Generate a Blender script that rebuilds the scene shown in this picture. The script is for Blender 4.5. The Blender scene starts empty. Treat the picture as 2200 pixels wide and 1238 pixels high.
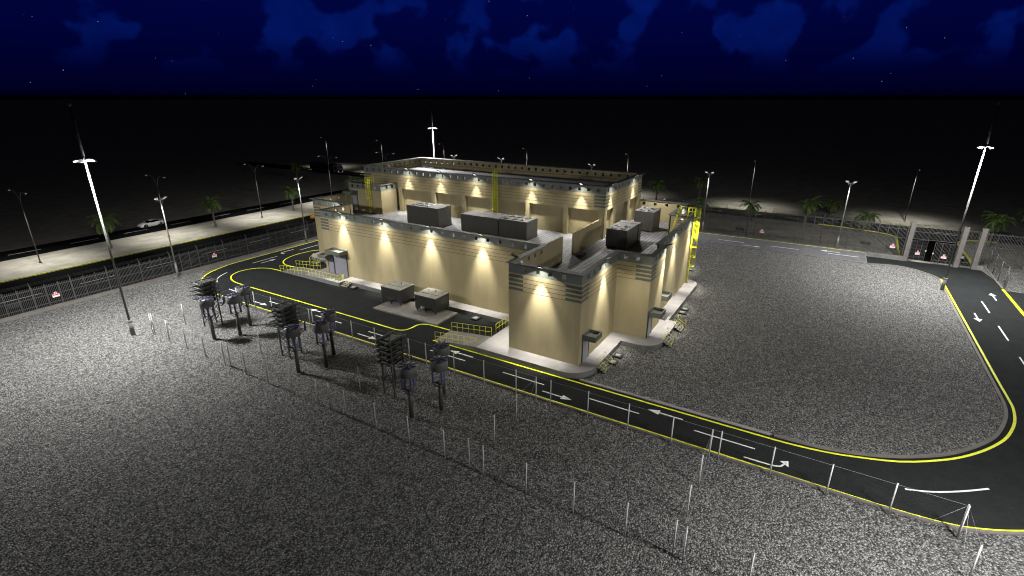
import bpy, bmesh, math, random
from mathutils import Vector, Matrix
R = math.radians
random.seed(7)
C = bpy.context.scene.collection
SC = bpy.context.scene

# ------------------------------------------------------------------ camera
CAMH = 25.0
PITCH, AZ = 20.15724, 31.1432
cd = bpy.data.cameras.new("camera")
cam = bpy.data.objects.new("camera", cd); C.objects.link(cam)
cd.sensor_width = 36.0
cd.lens = 36.0 * 1108.265 / 2200.0
cd.clip_start = 0.5; cd.clip_end = 40000
cam.location = (0, 0, CAMH)
cam.rotation_euler = (R(90 - PITCH), 0, R(AZ - 90))
SC.camera = cam

# ------------------------------------------------------------------ night sky
W = bpy.data.worlds.new("World"); SC.world = W; W.use_nodes = True
nt = W.node_tree; nt.nodes.clear()
def N(t, **kw):
    n = nt.nodes.new(t)
    for k, v in kw.items(): setattr(n, k, v)
    return n
def L(a, b): nt.links.new(a, b)
tc = N('ShaderNodeTexCoord'); sep = N('ShaderNodeSeparateXYZ'); L(tc.outputs['Generated'], sep.inputs[0])
ramp = N('ShaderNodeValToRGB'); L(sep.outputs['Z'], ramp.inputs[0])
cr = ramp.color_ramp
cr.elements[0].position = 0.0; cr.elements[0].color = (0, 0, 0.0006, 1)
cr.elements[1].position = 1.0; cr.elements[1].color = (0.006, 0.006, 0.007, 1)
for p, c in [(0.0035, (0.0, 0.0, 0.001, 1)), (0.009, (0.0001, 0.0002, 0.013, 1)), (0.04, (0.0001, 0.0005, 0.022, 1)), (0.09, (0.0001, 0.0010, 0.034, 1)), (0.155, (0.0002, 0.0016, 0.050, 1)), (0.18, (0.003, 0.003, 0.0040, 1))]:
    e = cr.elements.new(p); e.color = c
mp = N('ShaderNodeMapping'); L(tc.outputs['Generated'], mp.inputs[0]); mp.inputs['Scale'].default_value = (1, 1, 1.15)
n1 = N('ShaderNodeTexNoise'); L(mp.outputs[0], n1.inputs['Vector']); n1.inputs['Scale'].default_value = 12.0; n1.inputs['Detail'].default_value = 6; n1.inputs['Roughness'].default_value = 0.44
n1.inputs['Distortion'].default_value = 0.0
cmask = N('ShaderNodeMapRange'); L(n1.outputs['Fac'], cmask.inputs['Value']); cmask.inputs['From Min'].default_value = 0.50; cmask.inputs['From Max'].default_value = 0.58
cmask.interpolation_type = 'SMOOTHSTEP'
n2 = N('ShaderNodeTexNoise'); L(mp.outputs[0], n2.inputs['Vector']); n2.inputs['Scale'].default_value = 18; n2.inputs['Detail'].default_value = 5
cvar = N('ShaderNodeMapRange'); L(n2.outputs['Fac'], cvar.inputs['Value']); cvar.inputs['From Min'].default_value = 0.3; cvar.inputs['From Max'].default_value = 0.75; cvar.inputs['To Min'].default_value = 0.45; cvar.inputs['To Max'].default_value = 1.0
cel = N('ShaderNodeMapRange'); L(sep.outputs['Z'], cel.inputs['Value']); cel.inputs['From Min'].default_value = 0.03; cel.inputs['From Max'].default_value = 0.11; cel.interpolation_type = 'SMOOTHSTEP'
m1 = N('ShaderNodeMath', operation='MULTIPLY'); L(cmask.outputs[0], m1.inputs[0]); L(cvar.outputs[0], m1.inputs[1])
cel2 = N('ShaderNodeMapRange'); L(sep.outputs['Z'], cel2.inputs['Value']); cel2.inputs['From Min'].default_value = 0.185; cel2.inputs['From Max'].default_value = 0.16
m2a = N('ShaderNodeMath', operation='MULTIPLY'); L(cel.outputs[0], m2a.inputs[0]); L(cel2.outputs[0], m2a.inputs[1])
m2 = N('ShaderNodeMath', operation='MULTIPLY'); L(m1.outputs[0], m2.inputs[0]); L(m2a.outputs[0], m2.inputs[1])
mix = N('ShaderNodeMixRGB'); L(m2.outputs[0], mix.inputs[0]); L(ramp.outputs[0], mix.inputs[1]); mix.inputs[2].default_value = (0.0008, 0.0085, 0.125, 1)
vor = N('ShaderNodeTexVoronoi'); L(tc.outputs['Generated'], vor.inputs['Vector']); vor.inputs['Scale'].default_value = 58
st = N('ShaderNodeMapRange'); L(vor.outputs['Distance'], st.inputs['Value']); st.inputs['From Min'].default_value = 0.035; st.inputs['From Max'].default_value = 0.022
sc2 = N('ShaderNodeSeparateColor'); L(vor.outputs['Color'], sc2.inputs[0])
sm = N('ShaderNodeMath', operation='MULTIPLY'); L(st.outputs[0], sm.inputs[0]); L(sc2.outputs[0], sm.inputs[1])
sm2 = N('ShaderNodeMath', operation='GREATER_THAN'); L(sep.outputs['Z'], sm2.inputs[0]); sm2.inputs[1].default_value = 0.004
sm3 = N('ShaderNodeMath', operation='MULTIPLY'); L(sm.outputs[0], sm3.inputs[0]); L(sm2.outputs[0], sm3.inputs[1])
add = N('ShaderNodeMixRGB', blend_type='ADD'); add.inputs[0].default_value = 1; L(mix.outputs[0], add.inputs[1])
stc = N('ShaderNodeMixRGB', blend_type='MULTIPLY'); stc.inputs[0].default_value = 1; stc.inputs[1].default_value = (0.4, 0.45, 0.55, 1); L(sm3.outputs[0], stc.inputs[2]); L(stc.outputs[0], add.inputs[2])
bg = N('ShaderNodeBackground'); L(add.outputs[0], bg.inputs[0]); bg.inputs[1].default_value = 1.0
wo = N('ShaderNodeOutputWorld'); L(bg.outputs[0], wo.inputs[0])

SC.view_settings.view_transform = 'Standard'; SC.view_settings.look = 'None'
SC.view_settings.exposure = 0.0; SC.view_settings.gamma = 1.0
SC.render.engine = 'CYCLES'
SC.cycles.max_bounces = 5; SC.cycles.diffuse_bounces = 3; SC.cycles.glossy_bounces = 2
SC.cycles.use_denoising = True
try:
    SC.cycles.denoiser = 'OPENIMAGEDENOISE'; SC.cycles.denoising_input_passes = 'RGB_ALBEDO_NORMAL'; SC.cycles.denoising_prefilter = 'ACCURATE'
except Exception: pass
SC.cycles.sample_clamp_indirect = 3.0
SC.cycles.caustics_reflective = False; SC.cycles.caustics_refractive = False
SC.cycles.filter_width = 1.1

# lamp powers (watts) and colours
P_MAST, P_OMNI, P_WALL, P_WALLN, P_WALLC, P_AREA, P_STREET, P_SINGLE, P_FLOOD = 50000, 17000, 480, 7200, 230, 850, 8500, 7500, 2600
COOL = (1.0, 0.99, 0.96); WARM = (1.0, 0.955, 0.83); SANDL = (1.0, 0.97, 0.90)

# ------------------------------------------------------------------ materials
K = 0.56     # scales base colours down against the stronger lamps; markings and posts stay brighter
UNSCALED = {'yellow_line_paint', 'yellow_safety_steel', 'white_line_paint', 'galvanised_steel', 'sign_white', 'sign_red', 'sign_orange_red', 'white_car_paint', 'orange_car_paint', 'lamp_lens', 'lamp_lens_lit', 'palm_leaf', 'groove_brown'}
def kk(c): return tuple(x*K for x in c[:3])
def newmat(name):
    m = bpy.data.materials.new(name); m.use_nodes = True
    t = m.node_tree; b = t.nodes['Principled BSDF']
    return m, t, b
def mat(name, col, rough=0.7, metal=0.0, nscale=2.0, namt=0.25, bump=0.0, bscale=40, spec=0.5, emit=None, estr=0):
    if name not in UNSCALED: col = kk(col)
    m, t, b = newmat(name)
    b.inputs['Roughness'].default_value = rough; b.inputs['Metallic'].default_value = metal
    b.inputs['Specular IOR Level'].default_value = spec
    if namt > 0:
        co = t.nodes.new('ShaderNodeTexCoord')
        no = t.nodes.new('ShaderNodeTexNoise'); no.inputs['Scale'].default_value = nscale; no.inputs['Detail'].default_value = 6
        t.links.new(co.outputs['Object'], no.inputs['Vector'])
        rp = t.nodes.new('ShaderNodeValToRGB')
        rp.color_ramp.elements[0].position = 0.3; rp.color_ramp.elements[1].position = 0.7
        rp.color_ramp.elements[0].color = tuple(c * (1 - namt) for c in col) + (1,)
        rp.color_ramp.elements[1].color = tuple(min(1, c * (1 + namt * 0.6)) for c in col) + (1,)
        t.links.new(no.outputs['Fac'], rp.inputs[0]); t.links.new(rp.outputs[0], b.inputs['Base Color'])
    else:
        b.inputs['Base Color'].default_value = tuple(col) + (1,)
    if bump > 0:
        co = t.nodes.new('ShaderNodeTexCoord')
        no = t.nodes.new('ShaderNodeTexNoise'); no.inputs['Scale'].default_value = bscale; no.inputs['Detail'].default_value = 3
        t.links.new(co.outputs['Object'], no.inputs['Vector'])
        bp = t.nodes.new('ShaderNodeBump'); bp.inputs['Strength'].default_value = bump; bp.inputs['Distance'].default_value = 0.02
        t.links.new(no.outputs['Fac'], bp.inputs['Height']); t.links.new(bp.outputs[0], b.inputs['Normal'])
    if emit:
        b.inputs['Emission Color'].default_value = tuple(emit) + (1,); b.inputs['Emission Strength'].default_value = estr
    return m

def gravel_mat():
    m, t, b = newmat('gravel_stones'); b.inputs['Roughness'].default_value = 0.85; b.inputs['Specular IOR Level'].default_value = 0.2
    co = t.nodes.new('ShaderNodeTexCoord')
    v = t.nodes.new('ShaderNodeTexVoronoi'); v.inputs['Scale'].default_value = 9.6
    t.links.new(co.outputs['Object'], v.inputs['Vector'])
    s = t.nodes.new('ShaderNodeSeparateColor'); t.links.new(v.outputs['Color'], s.inputs[0])
    rp = t.nodes.new('ShaderNodeValToRGB'); e = rp.color_ramp.elements
    e[0].position = 0.0; e[0].color = kk((0.09, 0.09, 0.092)) + (1,); e[1].position = 1.0; e[1].color = kk((0.58, 0.575, 0.56)) + (1,)
    k = e.new(0.55); k.color = kk((0.29, 0.288, 0.28)) + (1,)
    t.links.new(s.outputs[0], rp.inputs[0])
    # darker gaps between the stones
    gp = t.nodes.new('ShaderNodeMapRange'); gp.inputs['From Min'].default_value = 0.42; gp.inputs['From Max'].default_value = 0.75; gp.inputs['To Min'].default_value = 1.0; gp.inputs['To Max'].default_value = 0.3
    t.links.new(v.outputs['Distance'], gp.inputs['Value'])
    n = t.nodes.new('ShaderNodeTexNoise'); n.inputs['Scale'].default_value = 1.9; n.inputs['Detail'].default_value = 5; n.inputs['Roughness'].default_value = 0.75
    t.links.new(co.outputs['Object'], n.inputs['Vector'])
    nr = t.nodes.new('ShaderNodeMapRange'); nr.inputs['From Min'].default_value = 0.3; nr.inputs['From Max'].default_value = 0.7; nr.inputs['To Min'].default_value = 0.72; nr.inputs['To Max'].default_value = 1.22
    t.links.new(n.outputs['Fac'], nr.inputs['Value'])
    mu = t.nodes.new('ShaderNodeMath'); mu.operation = 'MULTIPLY'; t.links.new(gp.outputs[0], mu.inputs[0]); t.links.new(nr.outputs[0], mu.inputs[1])
    mc = t.nodes.new('ShaderNodeMixRGB'); mc.blend_type = 'MULTIPLY'; mc.inputs[0].default_value = 1
    t.links.new(rp.outputs[0], mc.inputs[1]); t.links.new(mu.outputs[0], mc.inputs[2]); t.links.new(mc.outputs[0], b.inputs['Base Color'])
    iv = t.nodes.new('ShaderNodeMath'); iv.operation = 'SUBTRACT'; iv.inputs[0].default_value = 1.0; t.links.new(v.outputs['Distance'], iv.inputs[1])
    bp = t.nodes.new('ShaderNodeBump'); bp.inputs['Strength'].default_value = 0.9; bp.inputs['Distance'].default_value = 0.12
    t.links.new(iv.outputs[0], bp.inputs['Height']); t.links.new(bp.outputs[0], b.inputs['Normal'])
    return m
def asphalt_mat(name, col, speck=0.25, rough=0.9):
    col = kk(col)
    m, t, b = newmat(name); b.inputs['Roughness'].default_value = rough; b.inputs['Specular IOR Level'].default_value = 0.05
    co = t.nodes.new('ShaderNodeTexCoord')
    v = t.nodes.new('ShaderNodeTexVoronoi'); v.inputs['Scale'].default_value = 14.0; t.links.new(co.outputs['Object'], v.inputs['Vector'])
    s = t.nodes.new('ShaderNodeSeparateColor'); t.links.new(v.outputs['Color'], s.inputs[0])
    gt = t.nodes.new('ShaderNodeMapRange'); gt.inputs['From Min'].default_value = 0.86; gt.inputs['From Max'].default_value = 1.0; t.links.new(s.outputs[0], gt.inputs['Value'])
    dm = t.nodes.new('ShaderNodeMapRange'); dm.inputs['From Min'].default_value = 0.28; dm.inputs['From Max'].default_value = 0.18; t.links.new(v.outputs['Distance'], dm.inputs['Value'])
    mm = t.nodes.new('ShaderNodeMath'); mm.operation = 'MULTIPLY'; t.links.new(gt.outputs[0], mm.inputs[0]); t.links.new(dm.outputs[0], mm.inputs[1])
    n = t.nodes.new('ShaderNodeTexNoise'); n.inputs['Scale'].default_value = 0.7; n.inputs['Detail'].default_value = 8; n.inputs['Roughness'].default_value = 0.7; t.links.new(co.outputs['Object'], n.inputs['Vector'])
    rp = t.nodes.new('ShaderNodeValToRGB'); e = rp.color_ramp.elements
    e[0].position = 0.3; e[0].color = tuple(c * 0.75 for c in col) + (1,); e[1].position = 0.72; e[1].color = tuple(c * 1.25 for c in col) + (1,)
    t.links.new(n.outputs['Fac'], rp.inputs[0])
    mx = t.nodes.new('ShaderNodeMixRGB'); t.links.new(mm.outputs[0], mx.inputs[0]); t.links.new(rp.outputs[0], mx.inputs[1]); mx.inputs[2].default_value = (speck, speck, speck * 1.02, 1)
    t.links.new(mx.outputs[0], b.inputs['Base Color'])
    n3 = t.nodes.new('ShaderNodeTexNoise'); n3.inputs['Scale'].default_value = 60; t.links.new(co.outputs['Object'], n3.inputs['Vector'])
    bp = t.nodes.new('ShaderNodeBump'); bp.inputs['Strength'].default_value = 0.35; bp.inputs['Distance'].default_value = 0.01
    t.links.new(n3.outputs['Fac'], bp.inputs['Height']); t.links.new(bp.outputs[0], b.inputs['Normal'])
    return m
def sand_mat(name, c0, c1):
    c0, c1 = kk(c0), kk(c1)
    m, t, b = newmat(name); b.inputs['Roughness'].default_value = 0.95; b.inputs['Specular IOR Level'].default_value = 0.1
    co = t.nodes.new('ShaderNodeTexCoord')
    n = t.nodes.new('ShaderNodeTexNoise'); n.inputs['Scale'].default_value = 0.35; n.inputs['Detail'].default_value = 9; n.inputs['Roughness'].default_value = 0.62; t.links.new(co.outputs['Object'], n.inputs['Vector'])
    rp = t.nodes.new('ShaderNodeValToRGB'); e = rp.color_ramp.elements
    e[0].position = 0.32; e[0].color = tuple(c0) + (1,); e[1].position = 0.66; e[1].color = tuple(c1) + (1,)
    t.links.new(n.outputs['Fac'], rp.inputs[0]); t.links.new(rp.outputs[0], b.inputs['Base Color'])
    bp = t.nodes.new('ShaderNodeBump'); bp.inputs['Strength'].default_value = 0.25; bp.inputs['Distance'].default_value = 0.1
    t.links.new(n.outputs['Fac'], bp.inputs['Height']); t.links.new(bp.outputs[0], b.inputs['Normal'])
    return m
def tile_mat(name, c, cm, size, mortar=0.05):
    c, cm = kk(c), kk(cm)
    m, t, b = newmat(name); b.inputs['Roughness'].default_value = 0.75
    co = t.nodes.new('ShaderNodeTexCoord'); sp_ = t.nodes.new('ShaderNodeSeparateXYZ'); t.links.new(co.outputs['Object'], sp_.inputs[0])
    def nd(op, a, v=None, b2=None):
        n = t.nodes.new('ShaderNodeMath'); n.operation = op; t.links.new(a, n.inputs[0])
        if b2 is not None: t.links.new(b2, n.inputs[1])
        elif v is not None: n.inputs[1].default_value = v
        return n.outputs[0]
    lines = [nd('LESS_THAN', nd('FRACT', nd('MULTIPLY', sp_.outputs[k], 1/size)), mortar/size) for k in (0, 1)]
    grid = nd('MAXIMUM', lines[0], b2=lines[1])
    cx = t.nodes.new('ShaderNodeCombineXYZ')
    for k in (0, 1): t.links.new(nd('FLOOR', nd('MULTIPLY', sp_.outputs[k], 1/size)), cx.inputs[k])
    wn = t.nodes.new('ShaderNodeTexWhiteNoise'); t.links.new(cx.outputs[0], wn.inputs['Vector'])
    tv = t.nodes.new('ShaderNodeMapRange'); tv.inputs['To Min'].default_value = 0.84; tv.inputs['To Max'].default_value = 1.06; t.links.new(wn.outputs['Value'], tv.inputs['Value'])
    n = t.nodes.new('ShaderNodeTexNoise'); n.inputs['Scale'].default_value = 0.5; n.inputs['Detail'].default_value = 7; t.links.new(co.outputs['Object'], n.inputs['Vector'])
    nr = t.nodes.new('ShaderNodeMapRange'); nr.inputs['From Min'].default_value = 0.3; nr.inputs['From Max'].default_value = 0.7; nr.inputs['To Min'].default_value = 0.78; nr.inputs['To Max'].default_value = 1.08; t.links.new(n.outputs['Fac'], nr.inputs['Value'])
    mv = nd('MULTIPLY', tv.outputs[0], b2=nr.outputs[0])
    mg = t.nodes.new('ShaderNodeMixRGB'); t.links.new(grid, mg.inputs[0]); mg.inputs[1].default_value = c + (1,); mg.inputs[2].default_value = cm + (1,)
    mc = t.nodes.new('ShaderNodeMixRGB'); mc.blend_type = 'MULTIPLY'; mc.inputs[0].default_value = 1; t.links.new(mg.outputs[0], mc.inputs[1]); t.links.new(mv, mc.inputs[2])
    t.links.new(mc.outputs[0], b.inputs['Base Color'])
    return m
def wall_mat(name, col):
    col = kk(col)
    m, t, b = newmat(name); b.inputs['Roughness'].default_value = 0.85; b.inputs['Specular IOR Level'].default_value = 0.2
    co = t.nodes.new('ShaderNodeTexCoord')
    mp = t.nodes.new('ShaderNodeMapping'); mp.inputs['Scale'].default_value = (0.9, 0.9, 0.22); t.links.new(co.outputs['Object'], mp.inputs[0])
    n = t.nodes.new('ShaderNodeTexNoise'); n.inputs['Scale'].default_value = 1.0; n.inputs['Detail'].default_value = 7; n.inputs['Roughness'].default_value = 0.6; t.links.new(mp.outputs[0], n.inputs['Vector'])
    rp = t.nodes.new('ShaderNodeValToRGB'); e = rp.color_ramp.elements
    e[0].position = 0.3; e[0].color = tuple(c * 0.86 for c in col) + (1,); e[1].position = 0.7; e[1].color = tuple(c * 1.06 for c in col) + (1,)
    t.links.new(n.outputs['Fac'], rp.inputs[0]); t.links.new(rp.outputs[0], b.inputs['Base Color'])
    n2 = t.nodes.new('ShaderNodeTexNoise'); n2.inputs['Scale'].default_value = 25; t.links.new(co.outputs['Object'], n2.inputs['Vector'])
    bp = t.nodes.new('ShaderNodeBump'); bp.inputs['Strength'].default_value = 0.15; bp.inputs['Distance'].default_value = 0.01
    t.links.new(n2.outputs['Fac'], bp.inputs['Height']); t.links.new(bp.outputs[0], b.inputs['Normal'])
    return m

M = {}
M['gravel'] = gravel_mat()
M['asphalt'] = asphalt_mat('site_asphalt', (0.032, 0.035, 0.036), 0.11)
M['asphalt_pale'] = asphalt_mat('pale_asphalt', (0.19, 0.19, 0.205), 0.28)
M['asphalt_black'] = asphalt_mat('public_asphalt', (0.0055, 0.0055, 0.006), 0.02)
M['sand'] = sand_mat('desert_sand', (0.33, 0.31, 0.26), (0.52, 0.50, 0.435))
M['wall'] = wall_mat('beige_render', (0.68, 0.58, 0.345))
M['band'] = mat('grey_green_cladding', (0.27, 0.295, 0.265), 0.6, nscale=1.2, namt=0.12)
M['coping'] = mat('coping_grey', (0.17, 0.18, 0.165), 0.65, nscale=1.5, namt=0.2)
M['stripe'] = mat('stripe_grey', (0.17, 0.185, 0.165), 0.6, namt=0.12)
M['groove'] = mat('groove_brown', (0.075, 0.045, 0.022), 0.9, namt=0)
M['roof'] = tile_mat('roof_pavers', (0.52, 0.52, 0.55), (0.10, 0.10, 0.11), 0.5, 0.085)
M['roof2'] = mat('roof_screed', (0.85, 0.85, 0.87), 0.8, nscale=0.6, namt=0.15)
M['concrete'] = tile_mat('walkway_concrete', (0.56, 0.54, 0.55), (0.40, 0.385, 0.385), 2.4, 0.02)
M['conc_side'] = mat('plinth_concrete', (0.30, 0.30, 0.285), 0.85, nscale=1.5, namt=0.25)
M['pad'] = mat('pad_concrete', (0.30, 0.285, 0.26), 0.85, nscale=1.2, namt=0.2, bump=0.2)
M['kerb'] = mat('kerb_concrete', (0.24, 0.22, 0.205), 0.8, nscale=1.0, namt=0.2)
M['yellow'] = mat('yellow_line_paint', (0.80, 0.83, 0.010), 0.6, nscale=3, namt=0.18)
M['ysteel'] = mat('yellow_safety_steel', (0.80, 0.83, 0.010), 0.45, namt=0.1)
M['white'] = mat('white_line_paint', (0.72, 0.73, 0.72), 0.6, nscale=4, namt=0.18)
M['steel'] = mat('galvanised_steel', (0.52, 0.52, 0.51), 0.5, 0.0, nscale=3, namt=0.2)
M['steel_d'] = mat('weathered_steel', (0.17, 0.17, 0.165), 0.55, 0.3, nscale=3, namt=0.25)
M['fence'] = mat('fence_grey_paint', (0.12, 0.12, 0.12), 0.55, 0.2, namt=0.15)
M['pole_d'] = mat('grey_lamp_post', (0.085, 0.085, 0.08), 0.6, 0.1, namt=0.2)
M['mast'] = mat('mast_grey_paint', (0.17, 0.17, 0.165), 0.7, namt=0.1)
M['mesh'] = mat('dark_wire', (0.05, 0.05, 0.05), 0.5, 0.2, namt=0)
M['spike'] = mat('mast_unlit_tone', (0.022, 0.022, 0.022), 0.7, namt=0.2)  # dark colour stands for the unlit pole above the lamp ring
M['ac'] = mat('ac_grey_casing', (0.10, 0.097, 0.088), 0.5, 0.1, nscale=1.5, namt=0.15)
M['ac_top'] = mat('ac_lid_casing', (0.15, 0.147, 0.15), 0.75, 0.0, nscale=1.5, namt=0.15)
M['dark'] = mat('dark_steel', (0.02, 0.02, 0.02), 0.5, namt=0.2)
M['black'] = mat('black_plate', (0.006, 0.006, 0.006), 0.6, namt=0)
M['trafo'] = mat('cabinet_olive_grey', (0.05, 0.052, 0.046), 0.5, 0.1, nscale=2, namt=0.2)
M['trafo_top'] = mat('cabinet_lid_grey', (0.36, 0.36, 0.33), 0.5, 0.0, nscale=2, namt=0.12)
M['reactor'] = mat('reactor_epoxy', (0.23, 0.23, 0.215), 0.5, nscale=4, namt=0.15)
M['reactor_top'] = mat('hood_sky_tint', (0.13, 0.135, 0.27), 0.5, 0.1, nscale=3, namt=0.1)  # blue of the reflected night sky put into the hood colour
M['insul'] = mat('porcelain_sky_tint', (0.2, 0.205, 0.38), 0.3, 0.0, namt=0.1)  # bluish tint stands for sky mirrored in the glaze
M['door'] = mat('lavender_grey_door', (0.50, 0.50, 0.57), 0.45, nscale=1, namt=0.08)
M['frame'] = mat('door_frame_grey', (0.10, 0.10, 0.10), 0.5, namt=0)
M['canopy'] = mat('canopy_grey_green', (0.22, 0.23, 0.195), 0.7, nscale=2, namt=0.12)
M['canopy_top'] = mat('canopy_screed', (0.36, 0.37, 0.33), 0.8, nscale=2, namt=0.15)
M['bark'] = mat('palm_bark', (0.24, 0.21, 0.165), 0.95, nscale=6, namt=0.4, bump=0.6, bscale=12)
M['leaf'] = mat('palm_leaf', (0.09, 0.155, 0.03), 0.55, nscale=1.3, namt=0.5)
M['sign_w'] = mat('sign_white', (0.75, 0.75, 0.75), 0.5, namt=0)
M['sign_r'] = mat('sign_red', (0.55, 0.03, 0.06), 0.5, namt=0)
M['sign_o'] = mat('sign_orange_red', (0.75, 0.12, 0.06), 0.5, namt=0)
M['carwhite'] = mat('white_car_paint', (0.72, 0.72, 0.72), 0.25, 0.0, namt=0.03)
M['carorange'] = mat('orange_car_paint', (0.55, 0.30, 0.09), 0.25, 0.0, namt=0.03)
M['cardark'] = mat('black_car_paint', (0.012, 0.010, 0.014), 0.15, 0.0, namt=0)
M['glass'] = mat('dark_glass', (0.006, 0.006, 0.009), 0.08, 0.0, namt=0)
M['tyre'] = mat('tyre_rubber', (0.012, 0.012, 0.012), 0.8, namt=0)
M['rim'] = mat('dark_alloy', (0.06, 0.06, 0.065), 0.35, 0.7, namt=0)
M['truckgrey'] = mat('truck_cab_grey', (0.20, 0.20, 0.22), 0.4, namt=0.1)
M['truckbox'] = mat('trailer_dark', (0.012, 0.011, 0.010), 0.6, namt=0.2)
M['lens'] = mat('lamp_lens', (0.8, 0.8, 0.8), 0.3, namt=0, emit=(1, 0.97, 0.9), estr=0.6)
M['lens_hot'] = mat('lamp_lens_lit', (0.8, 0.8, 0.8), 0.3, namt=0, emit=(1, 0.98, 0.95), estr=1.6)
M['lamp_body'] = mat('lamp_housing_black', (0.012, 0.012, 0.012), 0.5, namt=0)
M['lamp_grey'] = mat('lamp_housing_grey', (0.28, 0.28, 0.275), 0.5, namt=0.1)
M['red'] = mat('tail_light_red', (0.3, 0.01, 0.01), 0.3, namt=0)

# ------------------------------------------------------------------ mesh builder
class MB:
    def __init__(s): s.v = []; s.f = []; s.m = []; s.sm = []
    def quad(s, pts, mi=0, sm=False):
        n = len(s.v); s.v += [tuple(p) for p in pts]; s.f.append(tuple(range(n, n + len(pts)))); s.m.append(mi); s.sm.append(sm)
    def box(s, x0, x1, y0, y1, z0, z1, mi=0, top=None):
        n = len(s.v)
        s.v += [(x0,y0,z0),(x1,y0,z0),(x1,y1,z0),(x0,y1,z0),(x0,y0,z1),(x1,y0,z1),(x1,y1,z1),(x0,y1,z1)]
        for k, q in enumerate([(3,2,1,0),(4,5,6,7),(0,1,5,4),(1,2,6,5),(2,3,7,6),(3,0,4,7)]):
            s.f.append(tuple(n + i for i in q)); s.m.append(top if (top is not None and k == 1) else mi); s.sm.append(False)
    def obox(s, c, ax, ay, az, hx, hy, hz, mi=0):
        c = Vector(c); ax, ay, az = Vector(ax).normalized(), Vector(ay).normalized(), Vector(az).normalized(); n = len(s.v)
        for sz in (-1, 1):
            for sx, sy in ((-1,-1),(1,-1),(1,1),(-1,1)):
                s.v.append(tuple(c + ax*hx*sx + ay*hy*sy + az*hz*sz))
        for q in [(3,2,1,0),(4,5,6,7),(0,1,5,4),(1,2,6,5),(2,3,7,6),(3,0,4,7)]:
            s.f.append(tuple(n + i for i in q)); s.m.append(mi); s.sm.append(False)
    def tube(s, p0, p1, r0, r1=None, n=8, mi=0, cap=True, sm=True):
        if r1 is None: r1 = r0
        p0, p1 = Vector(p0), Vector(p1); d = p1 - p0
        if d.length < 1e-6: return
        d.normalize(); a = d.orthogonal().normalized(); b = d.cross(a); k = len(s.v)
        for p, r in ((p0, r0), (p1, r1)):
            for i in range(n):
                t = 2*math.pi*i/n; s.v.append(tuple(p + (a*math.cos(t) + b*math.sin(t))*r))
        for i in range(n):
            j = (i+1) % n; s.f.append((k+i, k+j, k+n+j, k+n+i)); s.m.append(mi); s.sm.append(sm)
        if cap:
            s.f.append(tuple(k+i for i in range(n))[::-1]); s.m.append(mi); s.sm.append(False)
            s.f.append(tuple(k+n+i for i in range(n))); s.m.append(mi); s.sm.append(False)
    def path(s, pts, r, n=6, mi=0):
        for a, b in zip(pts[:-1], pts[1:]): s.tube(a, b, r, r, n, mi)
    def lathe(s, c, prof, n=24, mi=0, axis='z', sm=True):
        k = len(s.v); c = Vector(c)
        for (r, h) in prof:
            for i in range(n):
                t = 2*math.pi*i/n
                if axis == 'z': s.v.append((c.x + r*math.cos(t), c.y + r*math.sin(t), c.z + h))
                elif axis == 'y': s.v.append((c.x + r*math.cos(t), c.y + h, c.z + r*math.sin(t)))
        for a in range(len(prof)-1):
            for i in range(n):
                j = (i+1) % n; s.f.append((k+a*n+i, k+a*n+j, k+(a+1)*n+j, k+(a+1)*n+i)); s.m.append(mi); s.sm.append(sm)
        for a, rev in ((0, True), (len(prof)-1, False)):
            if prof[a][0] > 1e-4:
                q = [k+a*n+i for i in range(n)]; s.f.append(tuple(q[::-1] if rev else q)); s.m.append(mi); s.sm.append(False)
    def prism(s, poly, z0, z1, mi=0, top=0, bottom=True):
        n = len(s.v); k = len(poly)
        s.v += [(p[0], p[1], z0) for p in poly] + [(p[0], p[1], z1) for p in poly]
        s.f.append(tuple(range(n+k, n+2*k))); s.m.append(top); s.sm.append(False)
        if bottom: s.f.append(tuple(range(n, n+k))[::-1]); s.m.append(mi); s.sm.append(False)
        for i in range(k):
            j = (i+1) % k; s.f.append((n+i, n+j, n+k+j, n+k+i)); s.m.append(mi); s.sm.append(False)
    def ribbon(s, pts, w, z, mi=0, side=0.0, zf=None):
        pl = offset(pts, w/2 + side); pr = offset(pts, -w/2 + side)
        for i in range(len(pts)-1):
            q = [pr[i], pr[i+1], pl[i+1], pl[i]]
            s.quad([(p[0], p[1], z + (zf(p[0], p[1]) if zf else 0)) for p in q], mi)
    def kerb(s, pts, w, z0, z1, mi=0):
        pl = offset(pts, w/2); pr = offset(pts, -w/2)
        for i in range(len(pts)-1):
            a, b, c, d = pr[i], pr[i+1], pl[i+1], pl[i]
            s.quad([(a[0],a[1],z1),(b[0],b[1],z1),(c[0],c[1],z1),(d[0],d[1],z1)], mi)
            s.quad([(a[0],a[1],z0),(b[0],b[1],z0),(b[0],b[1],z1),(a[0],a[1],z1)], mi)
            s.quad([(c[0],c[1],z0),(d[0],d[1],z0),(d[0],d[1],z1),(c[0],c[1],z1)], mi)
        for i in (0, len(pts)-1):
            a, d = pr[i], pl[i]; s.quad([(a[0],a[1],z0),(d[0],d[1],z0),(d[0],d[1],z1),(a[0],a[1],z1)], mi)
    def build(s, name, mats, parent=None, kind=None, label=None, loc=None):
        me = bpy.data.meshes.new(name); me.from_pydata(s.v, [], s.f)
        if not isinstance(mats, (list, tuple)): mats = [mats]
        for m in mats: me.materials.append(m)
        me.polygons.foreach_set('material_index', s.m); me.polygons.foreach_set('use_smooth', s.sm)
        me.update()
        o = bpy.data.objects.new(name, me); C.objects.link(o)
        if parent: o.parent = parent
        if kind: o['kind'] = kind
        if label: o['label'] = label
        if loc: o.location = loc
        return o
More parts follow.
